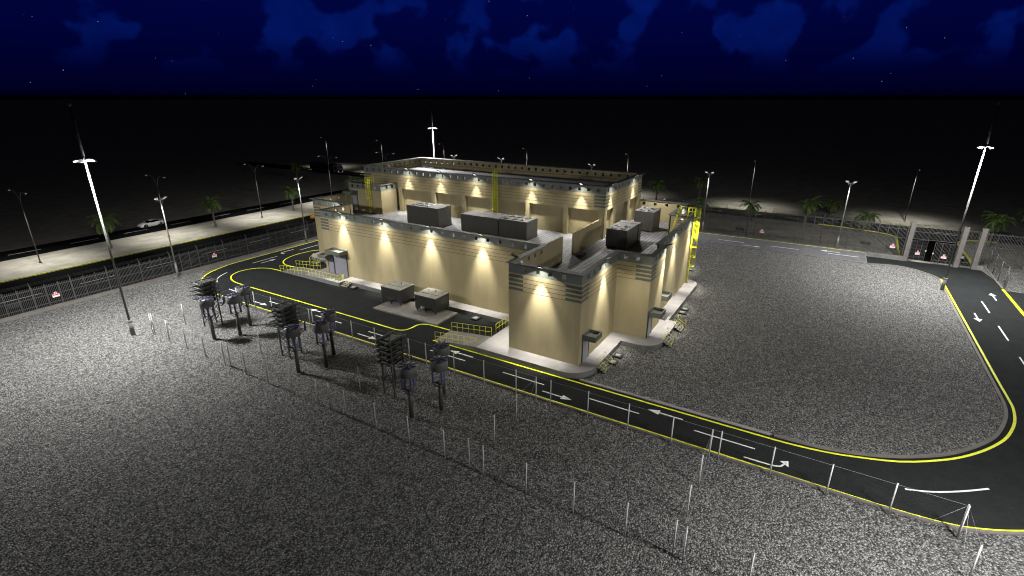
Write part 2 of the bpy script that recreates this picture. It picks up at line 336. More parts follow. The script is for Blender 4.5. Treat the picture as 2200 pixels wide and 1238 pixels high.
def offset(pts, d):
    out = []
    n = len(pts)
    for i in range(n):
        a = Vector(pts[max(i-1, 0)][:2]); b = Vector(pts[i][:2]); c = Vector(pts[min(i+1, n-1)][:2])
        t1 = (b-a); t2 = (c-b)
        if t1.length < 1e-9: t1 = t2
        if t2.length < 1e-9: t2 = t1
        t1.normalize(); t2.normalize(); t = (t1+t2)
        if t.length < 1e-6: t = t1
        t.normalize(); nrm = Vector((-t.y, t.x)); n1 = Vector((-t1.y, t1.x))
        k = max(0.5, nrm.dot(n1)); p = b + nrm*(d/k); out.append((p.x, p.y))
    return out
def arc(cx, cy, r, a0, a1, n=8):
    return [(cx + r*math.cos(R(a0 + (a1-a0)*i/n)), cy + r*math.sin(R(a0 + (a1-a0)*i/n))) for i in range(n+1)]
def spline(pts, n=6):
    out = []
    P = [Vector(p) for p in pts]
    for i in range(len(P)-1):
        p0 = P[max(i-1,0)]; p1 = P[i]; p2 = P[i+1]; p3 = P[min(i+2,len(P)-1)]
        for k in range(n):
            t = k/n
            q = 0.5*((2*p1) + (p2-p0)*t + (2*p0-5*p1+4*p2-p3)*t*t + (3*p1-p0-3*p2+p3)*t**3)
            out.append(tuple(q))
    out.append(tuple(P[-1])); return out
def thing(name, label, cat, loc=(0,0,0), rz=0, group=None):
    o = bpy.data.objects.new(name, None); C.objects.link(o); o.empty_display_size = 0.3
    o.location = loc; o.rotation_euler = (0, 0, rz); o['label'] = label; o['category'] = cat
    if group: o['group'] = group
    return o
def tag(o, label, cat, group=None):
    o['label'] = label; o['category'] = cat
    if group: o['group'] = group
    return o
def dup(root, label, loc, rz=None, scale=None):
    r = root.copy(); C.objects.link(r); r.location = loc
    if rz is not None: r.rotation_euler = (0, 0, rz)
    if scale is not None: r.scale = (scale, scale, scale)
    r['label'] = label
    def rec(a, b):
        for ch in list(a.children):
            c = ch.copy(); C.objects.link(c); c.parent = b; rec(ch, c)
    rec(root, r)
    return r
def plight(name, loc, power, col, parent, radius=0.15):
    d = bpy.data.lights.new(name, 'POINT'); d.energy = power; d.color = col; d.shadow_soft_size = radius
    o = bpy.data.objects.new(name, d); C.objects.link(o); o.location = loc
    if parent: o.parent = parent
    return o
def slight(name, loc, direction, power, col, parent, size=110, blend=0.5, radius=0.1):
    d = bpy.data.lights.new(name, 'SPOT'); d.energy = power; d.color = col; d.spot_size = R(size); d.spot_blend = blend; d.shadow_soft_size = radius
    o = bpy.data.objects.new(name, d); C.objects.link(o); o.location = loc
    o.rotation_euler = Vector(direction).to_track_quat('-Z', 'Y').to_euler()
    if parent: o.parent = parent
    return o

# ------------------------------------------------------------------ terrain and roads
def zt(x, y=0):   # the desert lies 0.75 m lower beyond the gate side, and the entrance slopes down to it
    if 98.1 < x < 106 and -23.6 < y < -7.9: return -0.86
    t = min(1, max(0, (x - 105.6)/0.9)); t = t*t*(3-2*t); return -0.75*t - 0.03
xs = [-18000, -2500, -800, -200, 0, 98.05, 98.15, 105.5] + [105.5 + 0.15*i for i in range(1, 8)] + [130, 200, 500, 1200, 3500, 20000]
ys = [-18000, -2500, -600, -100, -23.65, -23.55, -7.95, -7.85, 60, 130, 250, 600, 1500, 3500, 20000]
g = MB()
for i in range(len(xs)-1):
    for j in range(len(ys)-1):
        g.quad([(a,b,zt(a,b)) for a,b in ((xs[i],ys[j]),(xs[i+1],ys[j]),(xs[i+1],ys[j+1]),(xs[i],ys[j+1]))])
g.build('desert_ground', M['sand'], kind='structure')
g = MB(); g.quad([(-90,-90,0),(98.0,-90,0),(98.0,81.0,0),(-90,81.0,0)]); g.quad([(98.0,-90,0),(105.5,-90,0),(105.5,-23.7,0),(98.0,-23.7,0)]); g.quad([(98.0,-7.8,0),(105.5,-7.8,0),(105.5,81.0,0),(98.0,81.0,0)]); g.build('gravel_ground', M['gravel'], kind='structure')

# site road: one asphalt sheet round the building, with the gravel island laid on it
YO = 79.75; XO = 35.25
outerL = spline([(62, YO), (56, YO), (50.8, YO), (47.1, YO), (44.6, 79.65), (42.3, 79.15), (40.1, 78.25), (38.6, 77.1), (37.2, 75.4), (36.2, 73.2), (35.6, 70.8), (35.4, 68.2), (35.4, 66)], 3)
outerR = spline([(35.4, 0), (35.4, -5), (35.45, -8), (35.7, -10.4), (36.3, -12.2), (37.3, -14.1), (38.9, -16.3), (41.2, -18.6), (44.3, -20.9), (48, -22.6), (52, -23.5), (56, -23.75), (60, -23.75)], 3)
road = MB()
poly = [(105.2, 79.9)] + [(97, 79.9)] + offset(outerL, -0.12) + offset(outerR, -0.12) + [(60, -24), (92.6, -24), (93.2, -23.75), (94.3, -23.65), (98.0, -23.65), (98.0, -7.85), (105.2, -7.85)]
road.prism(poly, -0.02, 0.02, bottom=False)
road.build('site_road', M['asphalt'], kind='structure')
side = MB(); side.prism([(60, -24.0), (60, -60), (90.5, -60), (92.6, -24.0)], -0.02, 0.02, bottom=False); side.build('side_road', M['asphalt'], kind='structure')
slab = MB(); slab.quad([(98.0,-23.65,0.024),(105.9,-23.65,-0.74),(105.9,-7.85,-0.74),(98.0,-7.85,0.024)]); slab.quad([(94.3,-23.65,0.024),(98.0,-23.65,0.024),(98.0,-14.2,0.024),(96.4,-15.9,0.024),(94.3,-16.9,0.024)])
slab.build('entrance_road', M['asphalt'], kind='structure')
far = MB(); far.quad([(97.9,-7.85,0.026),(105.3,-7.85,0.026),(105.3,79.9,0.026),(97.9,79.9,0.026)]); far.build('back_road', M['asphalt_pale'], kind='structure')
# gravel island right of the building
kin = spline([(39.95, 17.2), (39.95, 10), (39.95, 3), (39.98, 0), (40.05, -1.9), (40.25, -3.8), (40.95, -6.2), (42.0, -8.4), (43.5, -10.6), (44.9, -12.1), (46.6, -13.5), (48.4, -14.7), (50.2, -15.5), (52.6, -16.25), (54.8, -16.6), (57.5, -16.65), (60, -16.65)], 3)
kin2 = spline([(60, -16.65), (75, -16.65), (90, -16.65), (94.3, -16.6), (96.4, -15.3), (97.9, -13.7), (98.45, -11.5), (98.0, -9.5), (97.65, -7.8), (97.65, 0), (97.65, 20), (97.65, 60)], 4)
isl = MB(); isl.prism(kin + kin2[1:] + [(97.65, 74), (60, 74), (60, 17.2)], 0.0, 0.05, bottom=False); isl.build('gravel_island', M['gravel'], kind='structure')
for nm, pts in (('kerb', [p for p in kin if p[1] < 0.3]), ('kerb', kin2)):
    k = MB(); k.kerb(pts, 0.26, 0.0, 0.14); k.build(nm, M['kerb'], kind='structure')
k = MB(); k.kerb([(39.95, 16.6), (39.95, 8), (39.95, 0.25)], 0.24, 0.0, 0.13); k.build('kerb', M['concrete'], kind='structure')
for pts in (outerL, outerR, [(35.12, 66), (35.12, 33), (35.12, 0)], [(97, 80.0), (80, 80.0), (62, 80.0)]):
    k = MB(); k.kerb(offset(pts, -0.22) if pts in (outerL, outerR) else pts, 0.2, 0.0, 0.13); k.build('kerb', M['kerb'], kind='structure')
k = MB(); k.kerb([(104.9, -23.75), (98, -23.75), (93.6, -23.75)], 0.22, -0.8, 0.06); k.build('kerb', M['kerb'], kind='structure')

# painted markings: sheets a few mm above the asphalt
ZM = 0.032
ym = MB()
ym.ribbon(outerL, 0.2, ZM); ym.ribbon([(35.4, 66), (35.4, 0)], 0.2, ZM); ym.ribbon(outerR, 0.19, ZM)
ym.ribbon([(97, YO), (62, YO)], 0.2, ZM)
loop = spline([(39.45, 60), (39.45, 66), (39.48, 69), (39.62, 71), (40.05, 72.5), (40.75, 73.7), (41.7, 74.55), (42.9, 74.95), (44.1, 74.75), (45.2, 74.1), (45.95, 73.05), (46.3, 71.6), (46.35, 69.6)], 4)
ym.ribbon(loop, 0.2, ZM)
yard = spline([(39.45, 60), (39.45, 45), (39.42, 40.5), (39.44, 39.4), (39.62, 38.8), (40.0, 38.4), (40.7, 38.22), (41.5, 38.2), (42.05, 37.95), (42.38, 37.4), (42.5, 36.6), (42.5, 34.0)], 4)
ym.ribbon(yard, 0.2, ZM)
loop2 = spline([(60, 72.0), (57.8, 73.8), (56.3, 74.85), (54.4, 75.2), (52.8, 75.2), (51, 74.65), (49.7, 73.7), (48.95, 72.5), (48.65, 71.3), (48.7, 69.6)], 4)
ym.ribbon(loop2, 0.2, ZM)
nearY = [(39.45, 34.0), (39.42, 20), (39.42, 8), (39.42, 0.1)]
ym.ribbon(nearY, 0.2, ZM)
nearC = spline([(39.42, 0.1), (39.5, -1.5), (39.75, -3.4), (40.2, -5.2), (41.3, -8.2), (42.9, -10.6), (44.3, -12.2), (46.1, -13.75), (48.1, -15.1), (49.8, -15.95), (52.2, -16.75), (54.6, -17.15), (56.5, -17.2), (61, -17.15), (75, -17.1), (94.3, -17.0)], 3)
ym.ribbon(nearC, 0.2, ZM)
ym.ribbon([(93.1, -23.7), (82, -23.7), (60, -23.7)], 0.34, ZM + 0.004)
ym.ribbon([(105.0, 79), (105.0, 20), (105.0, -7.8)], 0.15, ZM)
ym.build('yellow_edge_line', M['yellow'], kind='structure')

wm = MB()
def dash(p, q, w=0.14): wm.ribbon([p, q], w, ZM)
def arrow(tail, head, w=0.15, hw=0.36, hl=1.0):
    t, h = Vector(tail), Vector(head); d = (h-t).normalized(); n = Vector((-d.y, d.x)); b = h - d*hl
    wm.ribbon([tuple(t), tuple(b + d*0.05)], w, ZM)
    wm.quad([(*(b+n*hw), ZM+0.002), (*h, ZM+0.002), (*(b-n*hw), ZM+0.002)][::-1])
def bent(tail, elbow, tip, w=0.15):
    wm.ribbon(spline([tail, elbow, ((elbow[0]+tip[0])/2 + (elbow[0]-tail[0])*0.06, (elbow[1]+tip[1])/2 + (elbow[1]-tail[1])*0.06)], 4), w, ZM)
    e = Vector(elbow); t = Vector(tip); d = (t-e).normalized(); n = Vector((-d.y, d.x)); b = e + (t-e)*0.35
    b = Vector(((elbow[0]+tip[0])/2 + (elbow[0]-tail[0])*0.06, (elbow[1]+tip[1])/2 + (elbow[1]-tail[1])*0.06))
    wm.quad([(*(b+n*0.38), ZM+0.002), (*t, ZM+0.002), (*(b-n*0.38), ZM+0.002)][::-1])
for y in (68.8, 59.8, 50.75, 41.75, 32.7, 23.65, 14.6, 5.57): dash((37.42, y), (37.42, y-4.53))
wm.ribbon(spline([(38.05, -8.3), (38.7, -9.9), (39.8, -11.6), (41.05, -13.2)], 4), 0.15, ZM)
for y in (30.87, 9.64, 53.1): arrow((38.45, y-2.95), (38.45, y))
for y in (61.8, 42.4, 18.76): arrow((36.38, y), (36.38, y-2.95))
bent((35.98, 1.64), (36.08, -0.5), (37.15, -1.25))
for x in (85.67, 76.6, 67.6, 58.6): dash((x, -20.2), (x-4.5, -20.2), 0.16)
arrow((87.18, -21.92), (90.25, -21.92), hw=0.42); arrow((80.17, -18.58), (77.1, -18.58), hw=0.42)
arrow((62.2, -21.92), (65.2, -21.92), hw=0.42)
for y in (60, 51, 42, 33.4, 24.5, 15.55, 6.6, -2.36): dash((101.2, y), (101.2, y-4.5))
arrow((99.41, 10.95), (99.41, 8.0)); arrow((102.66, -4.1), (102.66, -1.15)); arrow((99.41, 34), (99.41, 31))
for x in (69, 60.04, 51.0): dash((x, 77.12), (x-4.5, 77.12))
arrow((47.2, 75.95), (50.0, 75.95)); bent((55.2, 78.4), (53.0, 78.45), (52.6, 77.5))
wm.ribbon(spline([(41.6, 76.1), (40.3, 75.45), (39.1, 74.45), (38.2, 73.0)], 4), 0.15, ZM)
wm.build('white_lane_marking', M['white'], kind='structure')

# public roads outside the fence
SX = [-120, -40, 0, 40, 80, 105.5] + [105.5 + 0.15*i for i in range(1, 8)] + [118]
def strip(y0, y1, z, m, name, xsq=SX):
    s = MB()
    for a, b in zip(xsq[:-1], xsq[1:]):
        s.quad([(a,y0,zt(a)+z),(b,y0,zt(b)+z),(b,y1,zt(b)+z),(a,y1,zt(a)+z)])
    return s.build(name, m, kind='structure')
strip(82.2, 100.1, 0.034, M['asphalt_black'], 'public_road')
strip(113.2, 120.6, 0.034, M['asphalt_black'], 'public_road')
K3 = 1.03
fx0, fx1 = 125.6*K3, 133.7*K3
s = MB(); s.quad([(fx0,-300,-0.746),(fx1,-300,-0.746),(fx1,215,-0.746),(fx0,215,-0.746)]); s.quad([(118,82.2,-0.744),(fx0,82.2,-0.744),(fx0,120.6,-0.744),(118,120.6,-0.744)])
s.build('crossing_road', M['asphalt_black'], kind='structure')
ent = [(106.0, -13.3), (112, -13.4), (119.4*K3, -13.45*K3), (121.6*K3, -13.0*K3), (123.35*K3, -10.8*K3), (124.6*K3, -6.9*K3), (125.65*K3, 0)]
ent2 = [(106.0, -22.6), (112, -22.9), (120.2*K3, -22.35*K3), (122.6*K3, -23.0*K3), (124.6*K3, -24.7*K3), (125.65*K3, -28.8*K3)]
s = MB(); pp = [(105.3, -13.3)] + ent + ent2[::-1] + [(105.3, -22.6)]
s.v = [(p[0], p[1], -0.742) for p in pp]; s.f = [tuple(range(len(pp)))[::-1]]; s.m = [0]; s.sm = [False]
s.build('entry_road', M['asphalt_black'], kind='structure')
ym2 = MB()
ym2.ribbon([(-120, 100.0), (0, 100.0), (105, 100.0)], 0.12, 0.012); ym2.ribbon([(-120, 99.5), (0, 99.5), (105, 99.5)], 0.07, 0.012)
for e, sd in ((ent, 0.2), (ent2, -0.2)):
    ym2.kerb(offset(spline(e, 4), sd), 0.3, -0.76, -0.6)
ym2.ribbon([(fx1-0.3, -200), (fx1-0.3, 200)], 0.18, -0.738)
ym2.build('yellow_kerb_line', M['yellow'], kind='structure')
w2 = MB()
x = -34.0 + 0.55
for i in range(16):
    w2.ribbon([(27.8 - 8.75*4 + 8.75*i, 116.85), (32.25 - 8.75*4 + 8.75*i, 116.85)], 0.16, 0.012)
    w2.ribbon([(18.85 - 8.75*4 + 8.75*i, 89.2), (23.25 - 8.75*4 + 8.75*i, 89.2)], 0.16, 0.012)
for i in range(30):
    w2.ribbon([(129.5*K3, 200-9.2*i), (129.5*K3, 195.6-9.2*i)], 0.16, -0.738)
w2.build('white_road_dash', M['white'], kind='structure')

# ------------------------------------------------------------------ walkway plinth round the building
wk = [(39.55, 28.3)] + [(39.55, 18.7)] + arc(42.25, 18.6, 2.7, 180, 270, 8)[1:] + [(48.9, 15.9), (48.9, 14.2)] + arc(51.0, 14.1, 2.1, 180, 270, 7)[1:] + [(57.1, 12.0), (57.1, 13.0), (71.3, 13.0)] + arc(71.3, 15.0, 2.0, 270, 360, 6)[1:] + \
     [(73.3, 17.6), (82, 17.6), (82, 71.5), (54.6, 71.5)] + arc(54.5, 69.5, 2.0, 90, 180, 6) + [(52.5, 63.5), (46.05, 63.5), (46.05, 56.35), (47.1, 56.35), (47.1, 28.3)]
p = MB(); p.prism(wk, -0.02, 0.6, mi=1, top=0); walkway = p.build('walkway_plinth', [M['concrete'], M['conc_side']], kind='structure')
def ramp(name, x0, x1, ylow, yhigh, label):
    m = MB(); z0, z1 = 0.03, 0.597
    a = [(x0, ylow, z0), (x1, ylow, z0), (x1, yhigh, z1), (x0, yhigh, z1)]; b = [(q[0], q[1], -0.02) for q in a]
    m.quad(a if yhigh > ylow else a[::-1], 0)
    for i in range(4):
        j = (i+1) % 4; m.quad([b[i], b[j], a[j], a[i]], 1)
    tag(m.build(name, [M['pad'], M['conc_side']]), label, 'ramp')
ramp('access_ramp', 39.6, 42.55, 33.9, 28.303, 'concrete ramp rising from the yellow line to the walkway beside the projecting block')
ramp('access_ramp', 46.1, 48.9, 69.4, 63.503, 'concrete ramp at the left end rising to the platform before the two lavender doors')

# yellow handrails
def rail(name, pts, zs, label, h=1.05, step=0.8, mid=True, drop=0.0):
    m = MB()
    P = [Vector((p[0], p[1], z)) for p, z in zip(pts, zs)]
    for a, b in zip(P[:-1], P[1:]):
        n = max(1, round((b-a).length/step))
        for i in range(n+1):
            q = a.lerp(b, i/n); m.tube(q - Vector((0,0,drop)), q + Vector((0,0,h)), 0.021, n=5)
        for zz in ((h, h*0.5) if mid else (h,)): m.tube(a + Vector((0,0,zz)), b + Vector((0,0,zz)), 0.021, n=5)
    return tag(m.build(name, M['ysteel']), label, 'railing')
rail('ramp_railing', [(46.08, 69.4), (46.08, 63.5), (46.08, 56.45), (46.85, 56.42)], [0.0, 0.6, 0.6, 0.6], 'long yellow railing along the left ramp and platform edge nearest the viewer')
rail('ramp_railing', [(48.95, 69.4), (48.95, 63.6)], [0.0, 0.6], 'short yellow railing on the far side of the left ramp')
rail('ramp_railing', [(39.6, 33.8), (39.6, 28.3)], [0.0, 0.6], 'yellow railing on the road side of the ramp by the projecting block')
rail('ramp_railing', [(42.6, 33.8), (42.6, 28.35)], [0.0, 0.6], 'yellow railing on the yard side of the ramp by the projecting block')
rail('platform_railing', [(43.6, 28.42), (46.95, 28.42)], [0.6, 0.6], 'yellow railing between the ramp head and the long front wall', step=0.7)

def steps(p, d, width, label):
    # p: top centre at the plinth edge, d: outward direction
    t = thing('entrance_steps', label, 'steps', (p[0], p[1], 0), 0)
    d = Vector((d[0], d[1], 0)); n = Vector((-d.y, d.x, 0))
    for i in range(3):
        m = MB(); m.obox(d*(0.16 + 0.28*i) + Vector((0,0,0.44-0.15*i)), d, n, (0,0,1), 0.15, width/2, 0.03); m.build('tread', M['pad'], t)
    for s_ in (-1, 1):
        m = MB(); m.obox(d*0.42 + n*s_*(width/2-0.05) + Vector((0,0,0.2)), (d + Vector((0,0,-0.5))), n, (d*0.5 + Vector((0,0,1))), 0.45, 0.03, 0.1); m.build('stringer', M['dark'], t)
    for s_ in (-1, 1):
        m = MB(); o = n*s_*(width/2 + 0.03)
        a, b = o + d*0.02, o + d*0.95
        m.tube(a + Vector((0,0,0.5)), a + Vector((0,0,1.55)), 0.021, n=5); m.tube(b, b + Vector((0,0,1.0)), 0.021, n=5)
        m.tube(a + Vector((0,0,1.55)), b + Vector((0,0,1.0)), 0.021, n=5); m.tube(a + Vector((0,0,1.0)), b + Vector((0,0,0.5)), 0.02, n=5)
        m.build('handrail', M['ysteel'], t)
steps((47.08, 55.7), (-1, 0), 1.4, 'concrete steps with yellow handrails beside the left platform on the asphalt yard')
steps((43.0, 15.88), (0, -1), 1.6, 'steps with yellow handrails on gravel by the nearest corner door')
steps((51.9, 11.98), (0, -1), 1.6, 'steps with yellow handrails on gravel before the middle side door')
steps((56.3, 11.98), (0, -1), 1.6, 'steps with yellow handrails on gravel, farthest of the three on the right side')
steps((52.1, 68.0), (-1, 0), 1.8, 'steps with yellow handrails at the far left end behind the ramp')
def gully(x, y, label):
    m = MB(); m.box(-0.38, 0.38, -0.38, 0.38, 0, 0.14, 0); m.box(-0.46, 0.46, -0.46, 0.46, 0.14, 0.2, 0); m.box(-0.25, 0.25, -0.25, 0.25, 0.2, 0.215, 1)
    tag(m.build('inspection_chamber', [M['trafo'], M['concrete']], loc=(x, y, 0.03)), label, 'drain box')
for x, y, l in [(46.6, 54.1, 'small inspection box on the asphalt beside the left steps'), (46.6, 33.3, 'small inspection box on the asphalt near the right ramp'),
                (46.3, 15.2, 'small inspection box on gravel in the angle of the walkway'), (44.7, 15.15, 'small inspection box on gravel right beside the nearest steps'),
                (61.3, 12.4, 'small inspection box on gravel, nearer of the pair along the right walkway'), (62.6, 12.4, 'small inspection box on gravel, farther of the pair along the right walkway'), (79.2, 15.6, 'small inspection box on gravel behind the caged ladder')]:
    gully(x, y, l)

# ------------------------------------------------------------------ the substation building
B = thing('substation_building', 'large beige substation hall with grey parapets, set back upper storey and a projecting front block', 'building', (0, 0, 0))
def wall_holes(mb, a, b, z0, z1, th, holes, mo=0, mi=1):
    """wall from a to b (outside on the right of a->b), with square through-holes [(s0,s1,z0,z1)], real thickness"""
    a, b = Vector((a[0], a[1], 0)), Vector((b[0], b[1], 0)); ln = (b-a).length; d = (b-a)/ln; inn = Vector((-d.y, d.x, 0))*th
    S = sorted(set([0, ln] + [v for h in holes for v in h[:2] if 0 < v < ln])); Z = sorted(set([z0, z1] + [v for h in holes for v in h[2:]]))
    solid = lambda i, j: 0 <= i < len(S)-1 and 0 <= j < len(Z)-1 and not any(h[0] <= (S[i]+S[i+1])/2 <= h[1] and h[2] <= (Z[j]+Z[j+1])/2 <= h[3] for h in holes)
    pt = lambda s_, z_, k: tuple(a + d*s_ + (inn if k else Vector((0,0,0))) + Vector((0,0,z_)))
    for i in range(len(S)-1):
        for j in range(len(Z)-1):
            if not solid(i, j): continue
            s0, s1, q0, q1 = S[i], S[i+1], Z[j], Z[j+1]
            mb.quad([pt(s0,q0,0), pt(s1,q0,0), pt(s1,q1,0), pt(s0,q1,0)], mo)
            mb.quad([pt(s1,q0,1), pt(s0,q0,1), pt(s0,q1,1), pt(s1,q1,1)], mi)
            for (ii, jj), q in (((i-1,j), [pt(s0,q0,1),pt(s0,q0,0),pt(s0,q1,0),pt(s0,q1,1)]), ((i+1,j), [pt(s1,q0,0),pt(s1,q0,1),pt(s1,q1,1),pt(s1,q1,0)]),
                                ((i,j-1), [pt(s0,q0,1),pt(s1,q0,1),pt(s1,q0,0),pt(s0,q0,0)]), ((i,j+1), [pt(s0,q1,0),pt(s1,q1,0),pt(s1,q1,1),pt(s0,q1,1)])):
                if not solid(ii, jj) and 0 <= ii < len(S)-1: mb.quad(q, mo)
def holes_at(cs, z, w=0.46, h=0.45): return [(c-w/2, c+w/2, z-h/2, z+h/2) for c in cs]
ZB, ZP0, ZP1, ZR = 0.597, 8.9, 9.86, 6.8
TH = 0.25
# outer face runs: (a, b, hole centres measured from a, stripe start?, stripe end?)
runs = [
 ((48.8, 62.0), (48.8, 25.4), [62-c for c in ([60.55, 59.2, 57.87, 56.45] + [54.83 - 1.69*k for k in range(17)])], True, False),
 ((48.8, 25.4), (41.4, 25.4), [1.0, 2.4, 3.8, 5.2], False, True),
 ((41.4, 25.4), (41.4, 17.5), [1.92, 3.23, 4.6, 6.0], True, True),
 ((41.4, 17.5), (50.67, 17.5), [1.4, 2.9, 4.35, 5.75, 7.1], True, False),
 ((50.67, 17.5), (50.67, 13.8), [0.85, 2.15], False, True),
 ((50.67, 13.8), (55.8, 13.8), [1.3, 2.7, 4.1], True, False),
 ((55.8, 13.8), (55.8, 14.6), [], False, False),
 ((55.8, 14.6), (72.0, 14.6), [1.4 + 1.68*k for k in range(9)], False, True),
 ((72.0, 14.6), (72.0, 17.6), [1.5], True, False),
 ((72.0, 17.6), (81.1, 17.6), [1.2 + 1.5*k for k in range(5)], False, True),
 ((81.1, 17.6), (81.1, 70.2), [1.3 + 1.8*k for k in range(29)], True, True),
 ((81.1, 70.2), (54.2, 70.2), [1.3 + 1.7*k for k in range(15)], True, True),
 ((54.2, 70.2), (54.2, 62.0), [0.95, 2.3, 3.65, 5.0], True, False),
 ((54.2, 62.0), (48.8, 62.0), [1.2, 2.6, 4.0], False, True)]
STR = [(0.17, 0.46), (0.61, 0.90), (1.06, 1.34), (1.51, 1.79)]
wl = MB(); bd = MB(); sp = MB(); cp = MB()
for a, b, hc, s0, s1 in runs:
    ln = (Vector(b)-Vector(a)).length; d = (Vector(b)-Vector(a))/ln
    wall_holes(wl, a, b, ZB, ZP0, TH, [], 0, 0)
    wall_holes(bd, a, b, ZP0, ZP1, TH, holes_at(hc, 9.38), 0, 1)
def band_detail(a, b, zt_, s0, s1, sw=1.65):
    a, b = Vector((a[0], a[1], 0)), Vector((b[0], b[1], 0)); ln = (b-a).length; d = (b-a)/ln; out = Vector((d.y, -d.x, 0))
    sw = min(sw, ln*0.45)
    for (u0, u1) in STR:
        if s0: sp.obox(a + d*(sw/2) + out*0.003 + Vector((0,0,zt_-(u0+u1)/2)), d, out, (0,0,1), sw/2, 0.004, (u1-u0)/2, 0)
        if s1: sp.obox(b - d*(sw/2) + out*0.003 + Vector((0,0,zt_-(u0+u1)/2)), d, out, (0,0,1), sw/2, 0.004, (u1-u0)/2, 0)
        l0 = sw if s0 else 0.0; l1 = ln - (sw if s1 else 0.0)
        if l1 > l0: sp.obox(a + d*((l0+l1)/2) + out*0.002 + Vector((0,0,zt_-u1+0.015)), d, out, (0,0,1), (l1-l0)/2, 0.0035, 0.02, 1)
for a, b, hc, s0, s1 in runs: band_detail(a, b, ZP0, s0, s1)
# coping: closed mitred ring over the lower parapet, laid as kerb pieces
def coping_ring(mb, pts, z0, z1, o_out, o_in):
    n = len(pts); po = []; pi = []
    for i in range(n):
        a, b, c = Vector(pts[i-1]), Vector(pts[i]), Vector(pts[(i+1) % n]); t1 = (b-a).normalized(); t2 = (c-b).normalized()
        n1 = Vector((t1.y, -t1.x)); n2 = Vector((t2.y, -t2.x)); m = (n1+n2); m = m/(m.dot(n1))
        po.append(b + m*o_out); pi.append(b - m*o_in)
    for i in range(n):
        j = (i+1) % n; A, Bq, Cq, D = po[i], po[j], pi[j], pi[i]
        T = lambda p_, z_: (p_.x, p_.y, z_)
        mb.quad([T(A,z1),T(Bq,z1),T(Cq,z1),T(D,z1)][::-1]); mb.quad([T(A,z0),T(Bq,z0),T(Cq,z0),T(D,z0)])
        mb.quad([T(A,z0),T(Bq,z0),T(Bq,z1),T(A,z1)][::-1]); mb.quad([T(D,z0),T(Cq,z0),T(Cq,z1),T(D,z1)])
ring = [r_[0] for r_ in runs][::-1]
ring = ring[::-1]
coping_ring(cp, ring, ZP1+0.002, ZP1+0.07, 0.22, 0.42)
wl.build('lower_hall_wall', M['wall'], B)
bd.build('lower_parapet', [M['band'], M['wall']], B)
cp.build('lower_coping', M['coping'], B)
# roof floor of the lower hall
rf = MB(); ins = 0.2
rf.prism([(41.6,25.2),(41.6,17.7),(50.87,17.7),(50.87,14.0),(55.6,14.0),(55.6,14.8),(71.8,14.8),(71.8,17.8),(80.9,17.8),(80.9,70.0),(54.4,70.0),(54.4,61.8),(49.0,61.8),(49.0,25.2)], ZR-0.3, ZR)
rf.build('lower_roof', M['roof'], B)
# free-standing roof walls continuing the step line
fw = MB(); fw.box(49.05, 53.4, 25.27, 25.52, ZR+0.002, 9.85); fw.box(56.5, 65.35, 25.27, 25.52, ZR+0.002, 9.65); fw.build('roof_fin_wall', M['wall'], B)
fw = MB(); fw.box(54.45, 54.9, 61.88, 62.12, ZR+0.002, 9.85); fw.build('roof_fin_wall', M['wall'], B)
fw = MB(); fw.box(54.75, 55.0, 61.72, 62.3, 9.853, 9.925); fw.build('fin_wall_coping', M['coping'], B)

# upper hall
UX0, UX1, UY0, UY1 = 65.65, 81.06, 25.0, 70.16
ZU0, ZU1 = 12.9, 13.94
ur = [((UX0, UY1), (UX0, UY0), [UY1 - (69.2-1.39*k) for k in range(32)], True, True), ((UX0, UY0), (UX1, UY0), [0.9+1.39*k for k in range(11)], True, True),
      ((UX1, UY0), (UX1, UY1), [0.9+1.39*k for k in range(32)], True, True), ((UX1, UY1), (UX0, UY1), [0.9+1.39*k for k in range(11)], True, True)]
uw = MB(); ub = MB(); uc = MB()
for a, b, hc, s0, s1 in ur:
    wall_holes(uw, a, b, 10.66, ZU0, 0.6, [], 0, 0)
    wall_holes(ub, a, b, ZU0, ZU1, TH, holes_at(hc, 13.38, 0.44, 0.44), 0, 1)
    band_detail(a, b, ZU0, s0, s1)
uw.quad([(UX0, UY0, 10.662), (UX0, UY1, 10.662), (UX0+0.62, UY1, 10.662), (UX0+0.62, UY0, 10.662)])
uw.build('upper_hall_wall', M['wall'], B)
ub.build('upper_parapet', [M['band'], M['wall']], B)
coping_ring(uc, [(UX0, UY1), (UX0, UY0), (UX1, UY0), (UX1, UY1)], ZU1+0.002, ZU1+0.07, 0.3, 0.42)
uc.build('upper_coping', M['coping'], B)
rec = MB(); rec.box(UX0+0.5, UX1-0.5, UY0+0.5, UY1-0.05, ZR+0.002, 10.64); rec.build('recessed_wall', M['wall'], B)
for y0, y1 in [(25.004, 25.88), (30.5, 31.17), (36.7, 37.37), (43.0, 43.65), (48.35, 49.02), (54.3, 55.1), (61.6, 62.35)]:
    pil = MB(); pil.box(UX0+0.004, UX0+0.497, y0, y1, ZR+0.002, 10.655); pil.build('pilaster', M['wall'], B)
for x0, x1 in [(66.16, 66.5), (69.1, 69.98), (74.9, 75.92), (79.9, 81.05)]:
    pil = MB(); pil.box(x0, x1, UY0+0.004, UY0+0.497, ZR+0.002, 10.655); pil.build('pilaster', M['wall'], B)
rf = MB(); rf.box(UX0+0.26, UX1-0.26, UY0+0.26, UY1-0.26, 11.9, 12.4); rf.build('upper_roof', M['roof2'], B)
